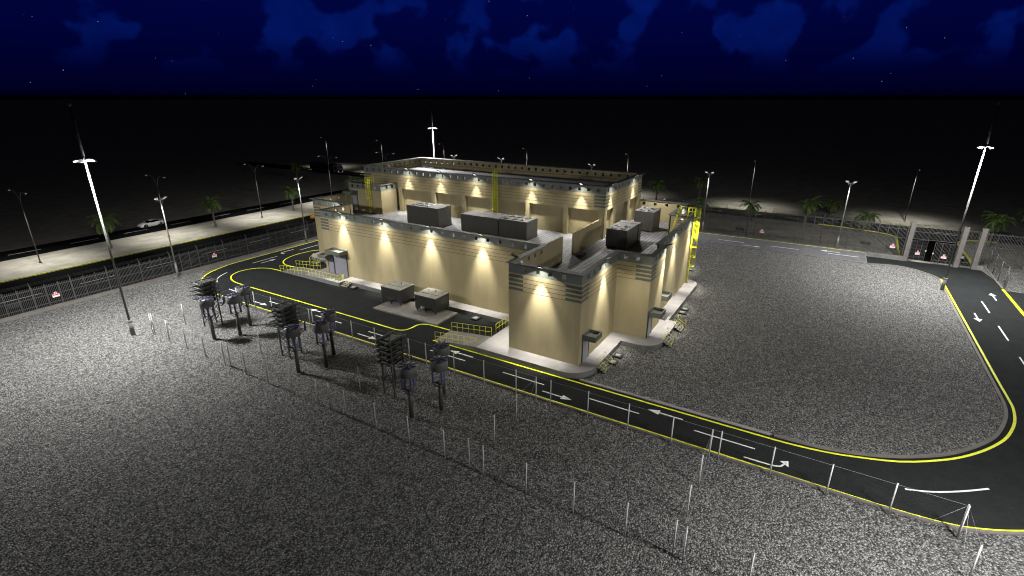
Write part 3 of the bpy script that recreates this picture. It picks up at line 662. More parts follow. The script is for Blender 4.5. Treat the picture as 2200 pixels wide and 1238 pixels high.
# stair block on the roof
SX0, SX1, SY0, SY1 = 62.0, 65.64, 62.8, 70.3
sr = [((SX0, SY1), (SX0, SY0), [0.9, 2.2, 3.5, 6.3], 0, 0), ((SX0, SY0), (SX1, SY0), [1.4, 2.7], 0, 0)]
sw_ = MB(); sb = MB()
for a, b, hc, _, _ in sr:
    wall_holes(sw_, a, b, ZR+0.002, 10.57, TH, [], 0, 0); wall_holes(sb, a, b, 10.57, 11.56, TH, holes_at(hc, 11.05), 0, 1)
for a, b in (((SX1, SY1), (SX0, SY1)),):
    wall_holes(sw_, a, b, ZR+0.002, 10.57, TH, [], 0, 0); wall_holes(sb, a, b, 10.57, 11.56, TH, [], 0, 1)
sw_.build('stair_block_wall', M['wall'], B); sb.build('stair_block_parapet', [M['band'], M['wall']], B)
c_ = MB(); c_.kerb([(SX1, SY0-0.03), (SX0-0.03, SY0-0.03), (SX0-0.03, SY1+0.05), (SX1, SY1+0.05)], 0.6, 11.562, 11.63); c_.build('stair_block_coping', M['coping'], B)
rf = MB(); rf.box(SX0+0.24, SX1-0.01, SY0+0.24, SY1-0.24, 9.9, 10.1); rf.build('stair_block_roof', M['roof2'], B)
sp.build('cladding_stripe', [M['stripe'], M['groove']], B)
# doors and canopies
def door(c, d, w, z0, z1, leaf='door'):
    """c: centre on the wall plane, d: outward direction"""
    d = Vector((d[0], d[1], 0)); n = Vector((-d.y, d.x, 0)); c = Vector((c[0], c[1], 0))
    m = MB(); m.obox(c + d*0.02 + Vector((0,0,(z0+z1)/2)), n, d, (0,0,1), w/2, 0.03, (z1-z0)/2)
    if w > 2.2:
        for k in range(1, 9): m.obox(c + d*0.052 + Vector((0,0,z0 + (z1-z0)*k/9)), n, d, (0,0,1), w/2-0.02, 0.004, 0.012)
    o = m.build(leaf, M['door'], B)
    f = MB()
    for s_ in (-1, 1): f.obox(c + n*s_*(w/2+0.05) + d*0.03 + Vector((0,0,(z0+z1)/2)), n, d, (0,0,1), 0.05, 0.06, (z1-z0)/2)
    f.obox(c + d*0.03 + Vector((0,0,z1+0.05)), n, d, (0,0,1), w/2+0.1, 0.06, 0.048); f.build('door_frame', M['frame'], o)
    h = MB(); h.obox(c + n*(w/2-0.15) + d*0.08 + Vector((0,0,z0+1.05)), n, d, (0,0,1), 0.06, 0.02, 0.015); h.build('door_handle', M['dark'], o)
def canopy(x0, x1, y0, y1, z0, z1):
    m = MB(); m.box(x0, x1, y0, y1, z0, z1-0.3, 0, 1)
    t = 0.14
    m.box(x0, x1, y0, y0+t, z1-0.3, z1); m.box(x0, x1, y1-t, y1, z1-0.3, z1); m.box(x0, x0+t, y0+t, y1-t, z1-0.3, z1); m.box(x1-t, x1, y0+t, y1-t, z1-0.3, z1)
    m.build('door_canopy', [M['canopy'], M['canopy_top']], B)
door((48.8, 58.75), (-1, 0), 2.6, 0.6, 3.95, 'roller_door'); door((48.8, 60.82), (-1, 0), 1.1, 0.6, 3.05)
door((42.9, 17.5), (0, -1), 1.4, 0.6, 3.05); door((51.75, 13.8), (0, -1), 1.4, 0.6, 3.05); door((57.2, 14.6), (0, -1), 1.4, 0.6, 3.05)
door((SX0, 69.05), (-1, 0), 1.2, ZR+0.02, 9.6)
canopy(47.25, 48.795, 57.05, 60.0, 4.08, 4.62); canopy(47.4, 48.795, 60.25, 62.0, 3.12, 3.6)
canopy(41.95, 43.65, 16.1, 17.495, 3.15, 3.7); canopy(50.9, 52.65, 12.4, 13.795, 3.15, 3.7); canopy(56.3, 58.1, 13.2, 14.595, 3.15, 3.7)
canopy(60.4, 61.995, 68.2, 70.2, 9.75, 10.3)
def ladder(p, d, z0, z1, zc, back=None):
    """caged ladder standing d in front of a wall point p"""
    d = Vector((d[0], d[1], 0)); n = Vector((-d.y, d.x, 0)); p = Vector((p[0], p[1], 0)) + d*0.22
    m = MB()
    for s_ in (-1, 1): m.tube(p + n*s_*0.24 + Vector((0,0,z0)), p + n*s_*0.24 + Vector((0,0,z1)), 0.045, n=6)
    z = z0 + 0.3
    while z < z1: m.tube(p - n*0.24 + Vector((0,0,z)), p + n*0.24 + Vector((0,0,z)), 0.02, n=5); z += 0.3
    o = m.build('caged_ladder', M['ysteel'], B)
    m = MB(); ctr = p + d*0.32; rr = 0.4; pts = []
    for k in range(0, 13):
        t = R(-130 + 260*k/12); pts.append(ctr + d*math.cos(t)*rr + n*math.sin(t)*rr)
    z = zc
    while z <= z1 + 0.01:
        for a, b in zip(pts[:-1], pts[1:]): m.tube(a + Vector((0,0,z)), b + Vector((0,0,z)), 0.035, n=5)
        z += 1.36
    for q in pts[1:-1:1]: m.tube(q + Vector((0,0,zc)), q + Vector((0,0,z1)), 0.018, n=4)
    if back:
        for s_ in (-1, 1):
            a = p + n*s_*0.3 + Vector((0,0,z1)); b = a - d*0.9; m.path([a, b, b - Vector((0,0,back))], 0.03, 5)
            m.tube(a - Vector((0,0,0.5)), b - Vector((0,0,0.5)), 0.021, n=5)
    m.build('ladder_cage', M['ysteel'], o)
ladder((71.5, 14.6), (0, -1), 0.62, 11.2, 3.15, 1.3)
ladder((UX0, 42.35), (-1, 0), ZR+0.02, 15.1, 9.2, 2.8)
ladder((SX0, 65.2), (-1, 0), ZR+0.02, 12.75, 9.3, 2.3)
# metal stair over the parapet by the ladder
m = MB(); nst = 11
for i in range(nst):
    x0 = 67.4 + 0.36*i; z = ZR + (i+1)*0.27
    m.box(x0, x0+0.36, 14.95, 16.5, z-0.05, z)
m.box(67.4+0.36*nst, 72.6, 14.95, 16.5, ZR+12*0.27-0.05+0.02, ZR+12*0.27+0.02)
ost = m.build('roof_stair', M['pad'], B)
m = MB()
for y in (14.92, 16.53):
    if y < 15: continue
    a, b, c2 = Vector((67.4, y, ZR+0.2)), Vector((71.4, y, 10.0)), Vector((72.5, y, 10.0))
    for q0, q1 in ((a, b), (b, c2)):
        n = max(2, int((q1-q0).length/0.55))
        for i in range(n+1):
            q = q0.lerp(q1, i/n); m.tube(q, q + Vector((0,0,1.05)), 0.021, n=5)
        for h in (1.05, 0.55): m.tube(q0 + Vector((0,0,h)), q1 + Vector((0,0,h)), 0.03, n=5)
for x in (72.5,):
    for y in (15.0, 15.5, 16.5): m.tube((x, y, 9.95), (x, y, 11.05), 0.021, n=5)
    for h in (10.5, 11.05): m.tube((x, 14.95, h), (x, 16.5, h), 0.021, n=5)
m.build('stair_railing', M['ysteel'], ost)

# ------------------------------------------------------------------ floodlights on the parapets
def wall_flood(p, d, label, z=9.93, power=1.0, reach=0.7, area=1.0):
    t = thing('wall_floodlight', label, 'floodlight', (p[0], p[1], z), 0, 'floodlights on the parapet copings')
    d = Vector((d[0], d[1], 0)); n = Vector((-d.y, d.x, 0))
    ax = (d + Vector((0,0,0.45))).normalized(); up = ax.cross(n).normalized()
    if up.z < 0: up = -up
    c = d*(reach*0.55) + Vector((0,0,0.17))
    m = MB(); m.obox(c, n, ax, up, 0.2, 0.3, 0.06); m.build('housing', M['lamp_body'], t)
    m = MB(); m.obox(c - up*0.063, n, ax, up, 0.16, 0.24, 0.004); m.build('lens', M['lens_hot'], t)
    m = MB(); m.obox(c + up*0.064, n, ax, up, 0.15, 0.2, 0.004); m.build('cover_plate', M['lamp_grey'], t)
    m = MB(); m.tube((0,0,0), c - d*0.1, 0.04, n=6); m.tube(n*0.18, c - d*0.1 + n*0.18, 0.02, n=5); m.tube(-n*0.18, c - d*0.1 - n*0.18, 0.02, n=5); m.build('bracket', M['lamp_body'], t)
    ls = d*(reach+0.2) + Vector((0,0,-0.03))
    slight('wide_beam', ls, Vector((0,0,-1)) - d*0.06, P_WALL*power, WARM, t, 126, 1.0, 0.06)
    slight('long_beam', ls, Vector((0,0,-1)) - d*0.10, P_WALLN*power, WARM, t, 50, 1.0, 0.06)
    slight('edge_beam', ls, Vector((0,0,-1)) - d*0.15, P_WALLC*power, WARM, t, 126, 0.1, 0.05)
    slight('area_beam', ls + d*0.05, Vector((0,0,-1)) + d*1.0, P_AREA*area, WARM if area < 1.5 else SANDL, t, 140, 0.7, 0.1)
    return t
for i, y in enumerate((57.36, 49.44, 41.5, 33.54)):
    wall_flood((48.8, y), (-1, 0), ['leftmost', 'second from left', 'third from left', 'rightmost'][i] + ' floodlight on the long front parapet above the asphalt yard')
wall_flood((41.4, 21.7), (-1, 0), 'floodlight over the front face of the projecting block')
wall_flood((43.1, 25.4), (0, 1), 'floodlight facing the yard on the left side of the projecting block')
wall_flood((46.8, 17.5), (0, -1), 'floodlight over the right side of the projecting block')
wall_flood((55.3, 13.8), (0, -1), 'floodlight at the kink of the right parapet, nearest of its row')
wall_flood((62.6, 14.6), (0, -1), 'middle floodlight on the right parapet before the caged ladder')
wall_flood((70.4, 14.6), (0, -1), 'floodlight on the right parapet beside the caged ladder')
wall_flood((78.6, 17.6), (0, -1), 'farthest floodlight on the right parapet behind the roof stair')
wall_flood((81.1, 21.3), (1, 0), 'floodlight on the back parapet at the far right, seen from behind')
wall_flood((53.0, 62.0), (0, 1), 'floodlight at the left end of the lower roof, seen from behind')
for i, y in enumerate((59.85, 53.02, 46.1, 36.29, 28.48)):
    wall_flood((UX0, y), (-1, 0), ['leftmost', 'second', 'middle', 'fourth', 'rightmost'][i] + ' floodlight along the front parapet of the upper storey', z=14.0, power=0.6, area=3.4)
wall_flood((67.5, UY0), (0, -1), 'nearer floodlight on the right parapet of the upper storey', z=14.0, power=0.6, area=3.4)
wall_flood((77.0, UY0), (0, -1), 'farther floodlight on the right parapet of the upper storey', z=14.0, power=0.6, area=3.4)

# ------------------------------------------------------------------ rooftop air handlers
def ac_unit(x0, x1, y0, y1, z1, label, fans, split=None, axis='y'):
    t = thing('rooftop_ac_unit', label, 'air conditioner', ((x0+x1)/2, (y0+y1)/2, ZR))
    hx, hy, h = (x1-x0)/2, (y1-y0)/2, z1-ZR
    m = MB()
    for s_ in (-1, 1): m.box(-hx+0.05, hx+0.35, s_*(hy-0.25)-0.12, s_*(hy-0.25)+0.12, 0.002, 0.2)
    m.build('skid', M['dark'], t)
    secs = [(-hx, hx, -hy, hy, h)] if split is None else ([(-hx, hx, -hy, split-0.1, h), (-hx, hx, split+0.12, hy, h-0.02)] if axis == 'y' else [(-hx, split-0.1, -hy, hy, h), (split+0.12, hx, -hy, hy, h-0.02)])
    for k, (a, b, c, d, hh) in enumerate(secs):
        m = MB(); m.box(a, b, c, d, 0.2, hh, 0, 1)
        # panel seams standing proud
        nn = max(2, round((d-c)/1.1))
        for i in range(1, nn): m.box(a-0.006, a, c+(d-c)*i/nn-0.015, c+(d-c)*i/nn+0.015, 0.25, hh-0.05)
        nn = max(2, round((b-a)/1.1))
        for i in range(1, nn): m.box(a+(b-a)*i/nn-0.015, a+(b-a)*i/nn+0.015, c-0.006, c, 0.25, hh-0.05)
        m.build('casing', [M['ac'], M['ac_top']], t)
    if split is not None:
        m = MB()
        if axis == 'y': m.box(-hx+0.1, hx-0.1, split-0.1, split+0.12, 0.25, h-0.25)
        else: m.box(split-0.1, split+0.12, -hy+0.1, hy-0.1, 0.25, h-0.25)
        m.build('joint', M['dark'], t)
    for (fx, fy) in fans:
        m = MB(); m.lathe((fx, fy, h), [(0.44, 0.0), (0.44, 0.05), (0.41, 0.05), (0.40, 0.006)], 20, 0)
        for k in range(6):
            a = R(60*k); m.obox((fx+0.2*math.cos(a), fy+0.2*math.sin(a), h+0.03), (math.cos(a), math.sin(a), 0), (-math.sin(a), math.cos(a), 0.3), (0, -0.3, 1), 0.18, 0.06, 0.006)
        m.lathe((fx, fy, h), [(0.08, 0.005), (0.08, 0.06)], 10, 0); m.build('fan', M['ac'], t)
ac_unit(58.45, 61.5, 47.95, 54.1, 9.85, 'biggest grey air handling unit on the lower roof at the left', [(x, y) for x in (-0.7, 0.7) for y in (-0.4, 0.8, 2.0)])
ac_unit(59.05, 62.15, 33.4, 44.3, 9.45, 'long two part air handling unit on the lower roof by the yellow ladder', [(x, y) for x in (-0.7, 0.7) for y in (-4.4, -3.1, -1.8)], -1.0)
ac_unit(61.9, 67.6, 20.4, 23.2, 9.35, 'two part air handling unit on the tiled roof right of the fin wall', [(-2.2, -0.65), (-2.2, 0.65), (-0.7, -0.65), (-0.7, 0.65)], 1.5, 'x')
ac_unit(72.7, 76.3, 20.3, 23.1, 9.75, 'farthest air handling unit on the tiled roof near the right stair', [(-0.8, -0.6), (-0.8, 0.6), (0.8, -0.6), (0.8, 0.6)])
m = MB(); m.box(-0.7, 0.7, -0.35, 0.35, 0.002, 0.32); m.box(-0.75, 0.75, -0.4, 0.4, 0.32, 0.36)
tag(m.build('roof_hatch', M['coping'], loc=(56.6, 24.3, ZR)), 'low grey hatch box on the tiled roof at the near end of the fin wall', 'hatch')
for i, (x, y) in enumerate([(72, 40.5), (75, 33.6), (71.5, 32.2), (74, 27.2)]):
    m = MB(); m.box(-0.35, 0.35, -1.2, 1.2, 0.002, 0.22); m.box(-0.3, 0.3, -1.15, 1.15, 0.22, 0.235, 1)
    tag(m.build('skylight', [M['lamp_grey'], M['sign_w']], loc=(x, y, 12.4)), ['leftmost', 'rear middle', 'front middle', 'rightmost'][i] + ' low white skylight on the upper roof', 'skylight', 'skylights on the upper roof')

# ------------------------------------------------------------------ cabinets on the concrete pad
pd = MB(); pd.box(42.6, 46.8, 36.1, 46.25, 0.0, 0.2); tag(pd.build('concrete_pad', M['pad']), 'pale concrete pad carrying two grey cabinets on the asphalt yard', 'pad')
def cabinet(y0, y1, label, extra):
    x0, x1, z0, z1 = 44.7, 47.35, 0.66, 2.32
    t = thing('transformer_cabinet', label, 'cabinet', ((x0+x1)/2, (y0+y1)/2, 0.2)); hx, hy = (x1-x0)/2, (y1-y0)/2; b, h = z0-0.2, z1-0.2
    m = MB(); m.box(-hx, hx, -hy, hy, b+0.35, h)
    m.box(-hx, -hx+0.08, hy-0.75, hy, b-0.1, b+0.35); m.box(-hx, -hx+0.08, -hy, -hy+0.6, b-0.1, b+0.35); m.box(hx-0.08, hx, -hy, hy, b, b+0.35); m.box(-hx+0.08, hx-0.08, -hy, -hy+0.08, b-0.1, b+0.35); m.box(-hx+0.08, hx-0.08, hy-0.08, hy, b, b+0.35)
    m.box(-hx-0.02, -hx, -hy-0.02, -hy+0.04, b-0.1, h)
    m.build('body', M['trafo'], t)
    m = MB(); m.box(-hx-0.05, hx+0.05, -hy-0.05, hy+0.05, h, h+0.06); m.box(-hx+0.9, hx+0.02, -hy+0.55, hy-0.35, h+0.062, h+0.12); m.box(-hx+0.02, -hx+0.9, -hy+0.53, -hy+0.56, h+0.062, h+0.075)
    m.build('lid', M['trafo_top'], t)
    for y, hh in ((-0.35, 0.26), (0.75, 0.16)):
        m = MB(); m.tube((0.35, y, h+0.12), (0.35, y, h+0.12+hh), 0.035, n=6); m.tube((0.35, y, h+0.12+hh*0.9), (0.35, y-0.16, h+0.12+hh), 0.03, n=6); m.build('lifting_lug', M['dark'], t)
    for x, y in ((-hx+0.1, -hy+0.1), (-hx+0.1, 0.1), (hx-0.15, -hy+0.1), (hx-0.15, hy-0.1), (-hx+0.1, hy-0.2)):
        m = MB(); m.tube((x, y, 0.002), (x, y, b-0.08), 0.05, 0.16, 6); m.build('foot', M['dark'], t)
    m = MB(); m.box(-hx+0.1, -hx+0.18, -hy+0.5, hy-0.7, b+0.16, b+0.24); m.tube((0, 0, b+0.02), (0, 0, b+0.36), 0.2, n=10); m.build('cable_bracket', M['steel_d'], t)
    if extra:
        m = MB()
        for i in range(5):
            for j in range(3): m.box(-0.3+0.32*i, -0.06+0.32*i, -hy-0.012, -hy, h-1.05+0.26*j, h-0.9+0.26*j)
        m.build('vent_panel', M['steel_d'], t)
cabinet(43.5, 46.75, 'olive grey cabinet with lifting lugs on the pad, left of the pair', False)
cabinet(37.8, 41.05, 'olive grey cabinet with side vents on the pad, right of the pair nearest the ramp', True)

# ------------------------------------------------------------------ reactor bays
def reactor(label):
    t = thing('air_core_reactor', label, 'reactor', (0,0,0), 0, 'drum reactors on columns')
    m = MB(); m.tube((0,0,0), (0,0,2.7), 0.19, 0.17, 14); m.build('column', M['steel_d'], t)
    m = MB(); m.box(-0.42, 0.42, -0.42, 0.42, 0.0, 0.06)
    for x in (-0.3, 0.3):
        for y in (-0.3, 0.3): m.tube((x,y,0.06), (x,y,0.16), 0.03, n=6)
    m.build('base_plate', M['steel_d'], t)
    m = MB(); arms = [(0.56, 0), (-0.28, 0.48), (-0.28, -0.48)]
    for (x, y) in arms:
        dd = Vector((x, y, 0)).normalized(); nn = Vector((-dd.y, dd.x, 0))
        m.obox(dd*0.36 + Vector((0,0,2.72)), dd, nn, (0,0,1), 0.36, 0.05, 0.05); m.tube((x*1.2, y*1.2, 2.68), (dd.x*0.15, dd.y*0.15, 2.2), 0.035, n=6)
    m.lathe((0,0,2.66), [(0.3, 0), (0.3, 0.1)], 12); m.build('support_bracket', M['steel_d'], t)
    for (x, y) in arms:
        m = MB(); prof = [(0.06, 0)]
        for k in range(9): prof += [(0.085, 0.05+0.125*k), (0.135, 0.08+0.125*k), (0.085, 0.12+0.125*k)]
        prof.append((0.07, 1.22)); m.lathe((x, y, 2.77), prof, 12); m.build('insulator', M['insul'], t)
    m = MB(); m.lathe((0,0,4.0), [(0.69, 0), (0.73, 0.03), (0.73, 0.80), (0.70, 0.83)], 36); m.build('drum', M['reactor'], t)
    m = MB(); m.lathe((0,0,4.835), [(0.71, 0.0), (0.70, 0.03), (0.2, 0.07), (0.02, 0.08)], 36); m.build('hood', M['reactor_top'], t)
    m = MB()
    for k in range(8):
        a = R(45*k + 12); dd = Vector((math.cos(a), math.sin(a), 0)); nn = Vector((-dd.y, dd.x, 0)); m.obox(dd*0.40 + Vector((0,0,4.915)), dd, nn, (0,0,1), 0.38, 0.038, 0.03)
    m.tube((0,0,4.86), (0,0,5.02), 0.06, n=8); m.build('spider_arm', M['dark'], t)
    return t
def cap_rack(label):
    t = thing('capacitor_rack', label, 'capacitor rack', (0,0,0), 0, 'tall capacitor racks in the fenced bays')
    hx, hy, H = 0.7, 0.62, 5.55
    for x in (-hx, hx):
        for y in (-hy, hy):
            m = MB(); m.box(x-0.06, x+0.06, y-0.06, y+0.06, 0.0, H); m.box(x-0.16, x+0.16, y-0.16, y+0.16, 0.0, 0.05); m.build('leg', M['steel_d'], t)
    m = MB()
    for (a, b) in (((-hx,-hy),(hx,-hy)), ((hx,-hy),(hx,hy)), ((hx,hy),(-hx,hy)), ((-hx,hy),(-hx,-hy))):
        for z0, z1 in ((0.3, 1.5), (1.5, 2.7)):
            m.tube((*a, z0), (*b, z1), 0.03, n=5); m.tube((*b, z0), (*a, z1), 0.03, n=5)
        m.tube((*a, 1.5), (*b, 1.5), 0.03, n=5)
    m.build('cross_brace', M['steel_d'], t)
    for k in range(5):
        z = 3.3 + 0.5*k
        m = MB(); m.box(-hx+0.1, hx-0.1, -hy+0.1, hy-0.1, z-0.16, z+0.2); 
        for i in range(4): m.box(-hx+0.12+0.33*i, -hx+0.3+0.33*i, -hy+0.02, hy-0.02, z-0.1, z+0.1)
        m.build('capacitor_tray', M['trafo'], t)
        m = MB()
        for y in (-hy-0.09, hy+0.09): m.box(-1.5+0.06*(k % 2), 1.3-0.08*(k % 3), y-0.035, y+0.035, z+0.18, z+0.26)
        m.box(-hx-0.35, -hx-0.1, -hy-0.25, hy+0.25, z+0.1, z+0.16)
        m.build('busbar', M['steel_d'], t)
        m = MB()
        for i in range(7):
            y = -hy + 2*hy*i/6; m.tube((hx, y, z+0.05), (hx+0.55, y+0.1*(i % 3-1), z+0.12), 0.02, n=4); m.tube((-hx, y, z), (-hx-0.4, y, z+0.06), 0.02, n=4)
        m.build('bushing_pin', M['dark'], t)
    for (x, y) in ((-1.05, -0.9), (1.25, -1.1), (1.5, 0.3), (0.9, -1.5)):
        m = MB(); prof = [(0.05, 0)]
        for k in range(6): prof += [(0.07, 0.05+0.11*k), (0.115, 0.08+0.11*k), (0.07, 0.11+0.11*k)]
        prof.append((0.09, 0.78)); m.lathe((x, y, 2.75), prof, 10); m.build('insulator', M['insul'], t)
    m = MB()
    for (x, y) in ((-1.05, -0.9), (1.25, -1.1), (1.5, 0.3), (0.9, -1.5)):
        m.tube((math.copysign(hx, x), math.copysign(hy, y), 2.7), (x, y, 2.74), 0.045, n=5); m.tube((math.copysign(hx, x), math.copysign(hy, y), 2.2), (x, y, 2.7), 0.03, n=5)
    m.build('side_arm', M['steel_d'], t)
    m = MB(); pts = [Vector((0.2, -0.3, 5.45)), Vector((0.6, -0.6, 5.75)), Vector((0.95, -0.8, 5.4)), Vector((1.0, -0.9, 4.6)), Vector((0.8, -1.0, 3.8))]
    m.path([Vector(q) for q in spline([tuple(q) for q in pts], 5)], 0.025, 5)
    m.tube((0.15, 0.25, 5.4), (0.15, 0.25, 5.95), 0.06, n=8); m.tube((-0.45, -0.3, 5.4), (-0.45, -0.3, 5.75), 0.05, n=8); m.box(-hx-0.05, hx+0.05, -hy-0.03, -hy+0.05, 5.5, 5.6); m.box(-hx-0.05, hx+0.05, hy-0.05, hy+0.03, 5.5, 5.6)
    m.build('top_conductor', M['steel_d'], t)
    return t
bays = [(54.8, 'lit bay at the left'), (40.6, 'middle bay'), (26.2, 'dark bay nearest the projecting block')]
r0 = None; c0 = None
for yb, bl in bays:
    for (x, y, w) in ((27.15, yb, 'front'), (29.25, yb-1.48, 'middle'), (31.43, yb, 'rear')):
        lab = '%s grey drum reactor on its column in the %s' % (w, bl)
        if r0 is None: r0 = reactor(lab); r0.location = (x, y, 0)
        else: dup(r0, lab, (x, y, 0))
    lab = 'tall capacitor rack behind the three drums in the %s' % bl
    if c0 is None: c0 = cap_rack(lab); c0.location = (29.3, yb+3.85, 0)
    else: dup(c0, lab, (29.3, yb+3.85, 0))

# ------------------------------------------------------------------ chain link fences
def chain_fence(a, b, label, pitch=3.47, h=2.42, wr=0.0015, ws=0.3, pm='steel'):
    a, b = Vector(a), Vector(b); ln = (b-a).length; ang = math.atan2(b.y-a.y, b.x-a.x)
    t = thing('chain_link_fence', label, 'fence', (a.x, a.y, 0), ang)
    n = max(1, round(ln/pitch)); st_ = ln/n
    for i in range(n+1):
        m = MB(); m.tube((st_*i, 0, 0), (st_*i, 0, h+0.06), 0.047, n=8); m.lathe((st_*i, 0, h+0.06), [(0.055, 0), (0.05, 0.03), (0.01, 0.045)], 8); m.build('post', M[pm], t)
    m = MB(); sp_ = ws
    k = -h
    while k < ln:
        for sgn in (1, -1):
            x0, z0, x1, z1 = (k, 0.05, k+h, h) if sgn > 0 else (k, h, k+h, 0.05)
            if x0 < 0: z0 = z0 + (z1-z0)*(-x0)/(x1-x0); x0 = 0
            if x1 > ln: z1 = z0 + (z1-z0)*(ln-x0)/(x1-x0); x1 = ln
            if x1-x0 > 0.02: m.tube((x0, 0.05*sgn*0.12, z0), (x1, 0.05*sgn*0.12, z1), wr, n=3, cap=False, sm=False)
        k += sp_
    m.build('wire_mesh', M['mesh'], t)
    m = MB(); m.tube((0, 0, h), (ln, 0, h), 0.004, n=4); m.build('top_wire', M['steel'], t)
    if ln > 6:
        m = MB(); m.tube((0.02, 0, h), (1.6, 0, 0.3), 0.006, n=4); m.tube((ln-0.02, 0, h), (ln-1.6, 0, 0.3), 0.006, n=4); m.build('stay_wire', M['steel'], t)
chain_fence((34.65, -10.6), (34.65, 62.0), 'long chain link fence beside the inner site road in front of the building', wr=0.0032, ws=0.2)
chain_fence((24.35, -10.6), (24.35, 62.0), 'long chain link fence on the gravel nearest the viewer')
for y, l in ((61.95, 'chain link cross fence closing the left end of the reactor bays'), (47.45, 'chain link cross fence between the left and middle reactor bays'), (32.95, 'chain link cross fence between the middle and right reactor bays'),
             (18.4, 'chain link cross fence just right of the dark reactor bay'), (3.84, 'chain link cross fence across the empty bay in the foreground'), (-10.6, 'chain link cross fence at the lower right corner')):
    chain_fence((24.5, y), (34.5, y), l, 3.4)
chain_fence((93.4, -23.9), (93.4, -45.0), 'chain link fence right of the entrance slab', 3.4, wr=0.003, pm='fence')
chain_fence((94.2, -23.95), (104.6, -23.95), 'chain link fence panel along the edge of the entrance slab', 3.4, 3.0, wr=0.003, pm='fence')

# ------------------------------------------------------------------ palisade fences
def palisade(a, b, label, z0, ztop, rails, zpost, lean, base_h, pale=0.168, post=4.1, base=True):
    a, b = Vector(a), Vector(b); ln = (b-a).length; ang = math.atan2(b.y-a.y, b.x-a.x)
    t = thing('palisade_fence', label, 'fence', (a.x, a.y, 0), ang)
    n = max(1, round(ln/post)); st_ = ln/n
    m = MB(); k = 0.08
    while k < ln:
        m.box(k-0.024, k+0.024, -0.012, 0.012, z0, ztop); k += pale
    for i in range(n*3):
        if i % 3: m.box(st_*i/3-0.03, st_*i/3+0.03, 0.014, 0.06, z0, ztop+0.12)
    m.build('pale_panel', M['fence'], t)
    for z in rails:
        m = MB(); m.box(0, ln, 0.014, 0.065, z-0.04, z+0.04); m.build('rail', M['fence'], t)
    for i in range(n+1):
        m = MB(); m.box(st_*i-0.05, st_*i+0.05, 0.067, 0.17, base_h-0.05, zpost-0.35); m.tube((st_*i, 0.12, zpost-0.4), (st_*i, 0.12+lean, zpost), 0.035, n=6); m.build('post', M['fence'], t)
    m = MB()
    for k in range(3): m.tube((0, 0.12+lean*(k+0.4)/3, zpost-0.35+0.12*k), (ln, 0.12+lean*(k+0.4)/3, zpost-0.35+0.12*k), 0.008, n=3, cap=False)
    m.build('barbed_wire', M['fence'], t)
    if base:
        m = MB(); m.box(-0.1, ln+0.1, -0.17, 0.22, -0.3, base_h); m.build('plinth_wall', M['kerb'], t)
    return t
palisade((4.0, 81.35), (105.8, 81.35), 'long grey palisade fence along the left boundary by the dark public road', 0.4, 3.15, (0.75, 1.8, 2.85), 3.75, 0.3, 0.32, post=4.12)
palisade((105.75, 81.2), (105.75, -13.1), 'tall grey palisade fence along the back boundary beyond the pale road', 0.12, 5.35, (0.85, 3.1, 5.1), 6.0, 0.1, 0.06, post=4.04)
palisade((105.75, -23.1), (105.75, -48), 'tall grey palisade fence right of the entrance gate', 0.12, 5.35, (0.85, 3.1, 5.1), 6.0, 0.1, 0.06, post=4.04)
m = MB(); m.prism([(105.45, -7.9), (105.95, -7.9), (105.95, -13.2), (105.45, -13.2)], -0.8, 0.055); tag(m.build('retaining_wall', M['conc_side']), 'low concrete retaining wall left of the entrance gate', 'wall')
m = MB(); m.box(98.0, 105.4, -7.93, -7.82, -0.85, 0.024); m.build('slab_edge', M['conc_side'], kind='structure')
m = MB(); m.prism([(105.45, -22.95), (105.95, -22.95), (105.95, -25.0), (105.45, -25.0)], -0.8, 0.055); tag(m.build('retaining_wall', M['conc_side']), 'low concrete retaining wall right of the entrance gate', 'wall')
for y, l in ((-13.55, 'square concrete gate pillar left of the entrance gate'), (-20.35, 'square concrete gate pillar between the wide gate and the wicket'), (-22.6, 'square concrete gate pillar right of the wicket gate')):
    m = MB(); m.box(-0.3, 0.3, -0.32, 0.32, -0.8, 5.85); m.box(-0.34, 0.34, -0.36, 0.36, 5.85, 5.93)
    tag(m.build('gate_pillar', M['kerb'], loc=(105.75, y, 0)), l, 'pillar', 'pillars of the entrance gate')
m = MB(); m.box(105.6, 105.9, -29.0, -28.3, -0.3, 6.0); tag(m.build('fence_pillar', M['kerb']), 'concrete pillar in the fence at the far right edge', 'pillar')
G = thing('entrance_gate', 'wide grey barred entrance gate with one leaf ajar under a fixed upper panel', 'gate', (105.75, -13.95, 0))
def gate_leaf(name, hinge, ang, ln, z0, z1, rails, parent):
    m = MB()
    for x in (0.03, ln-0.03): m.box(x-0.04, x+0.04, -0.03, 0.03, z0, z1)
    for z in [z0+0.04, z1-0.04] + list(rails): m.box(0.072, ln-0.072, -0.028, 0.028, z-0.04, z+0.04)
    for i in (1, 2): m.box(ln*i/3-0.03, ln*i/3+0.03, -0.036, 0.036, z0+0.085, z1-0.085)
    t = m.build(name, M['fence'], parent); p0 = parent.location if parent else Vector((0,0,0))
    t.location = (hinge[0]-p0.x, hinge[1]-p0.y, 0); t.rotation_euler = (0, 0, ang)
    m = MB(); k = 0.17
    while k < ln-0.1: m.box(k-0.022, k+0.022, -0.012, 0.012, z0+0.06, z1-0.06); k += 0.168
    m.build('gate_bar', M['fence'], t)
    if ln > 2 and z0 < 0.5:
        m = MB(); m.box(ln-0.1, ln+0.06, -0.06, 0.06, z0+1.6, z0+1.85); m.build('gate_lock', M['steel'], t)
    return t
gate_leaf('upper_panel', (105.75, -13.95), R(-90), 6.05, 3.15, 5.6, [4.4], G)
gate_leaf('gate_leaf', (105.75, -13.95), R(-62), 2.6, -0.65, 2.95, [0.0], G)
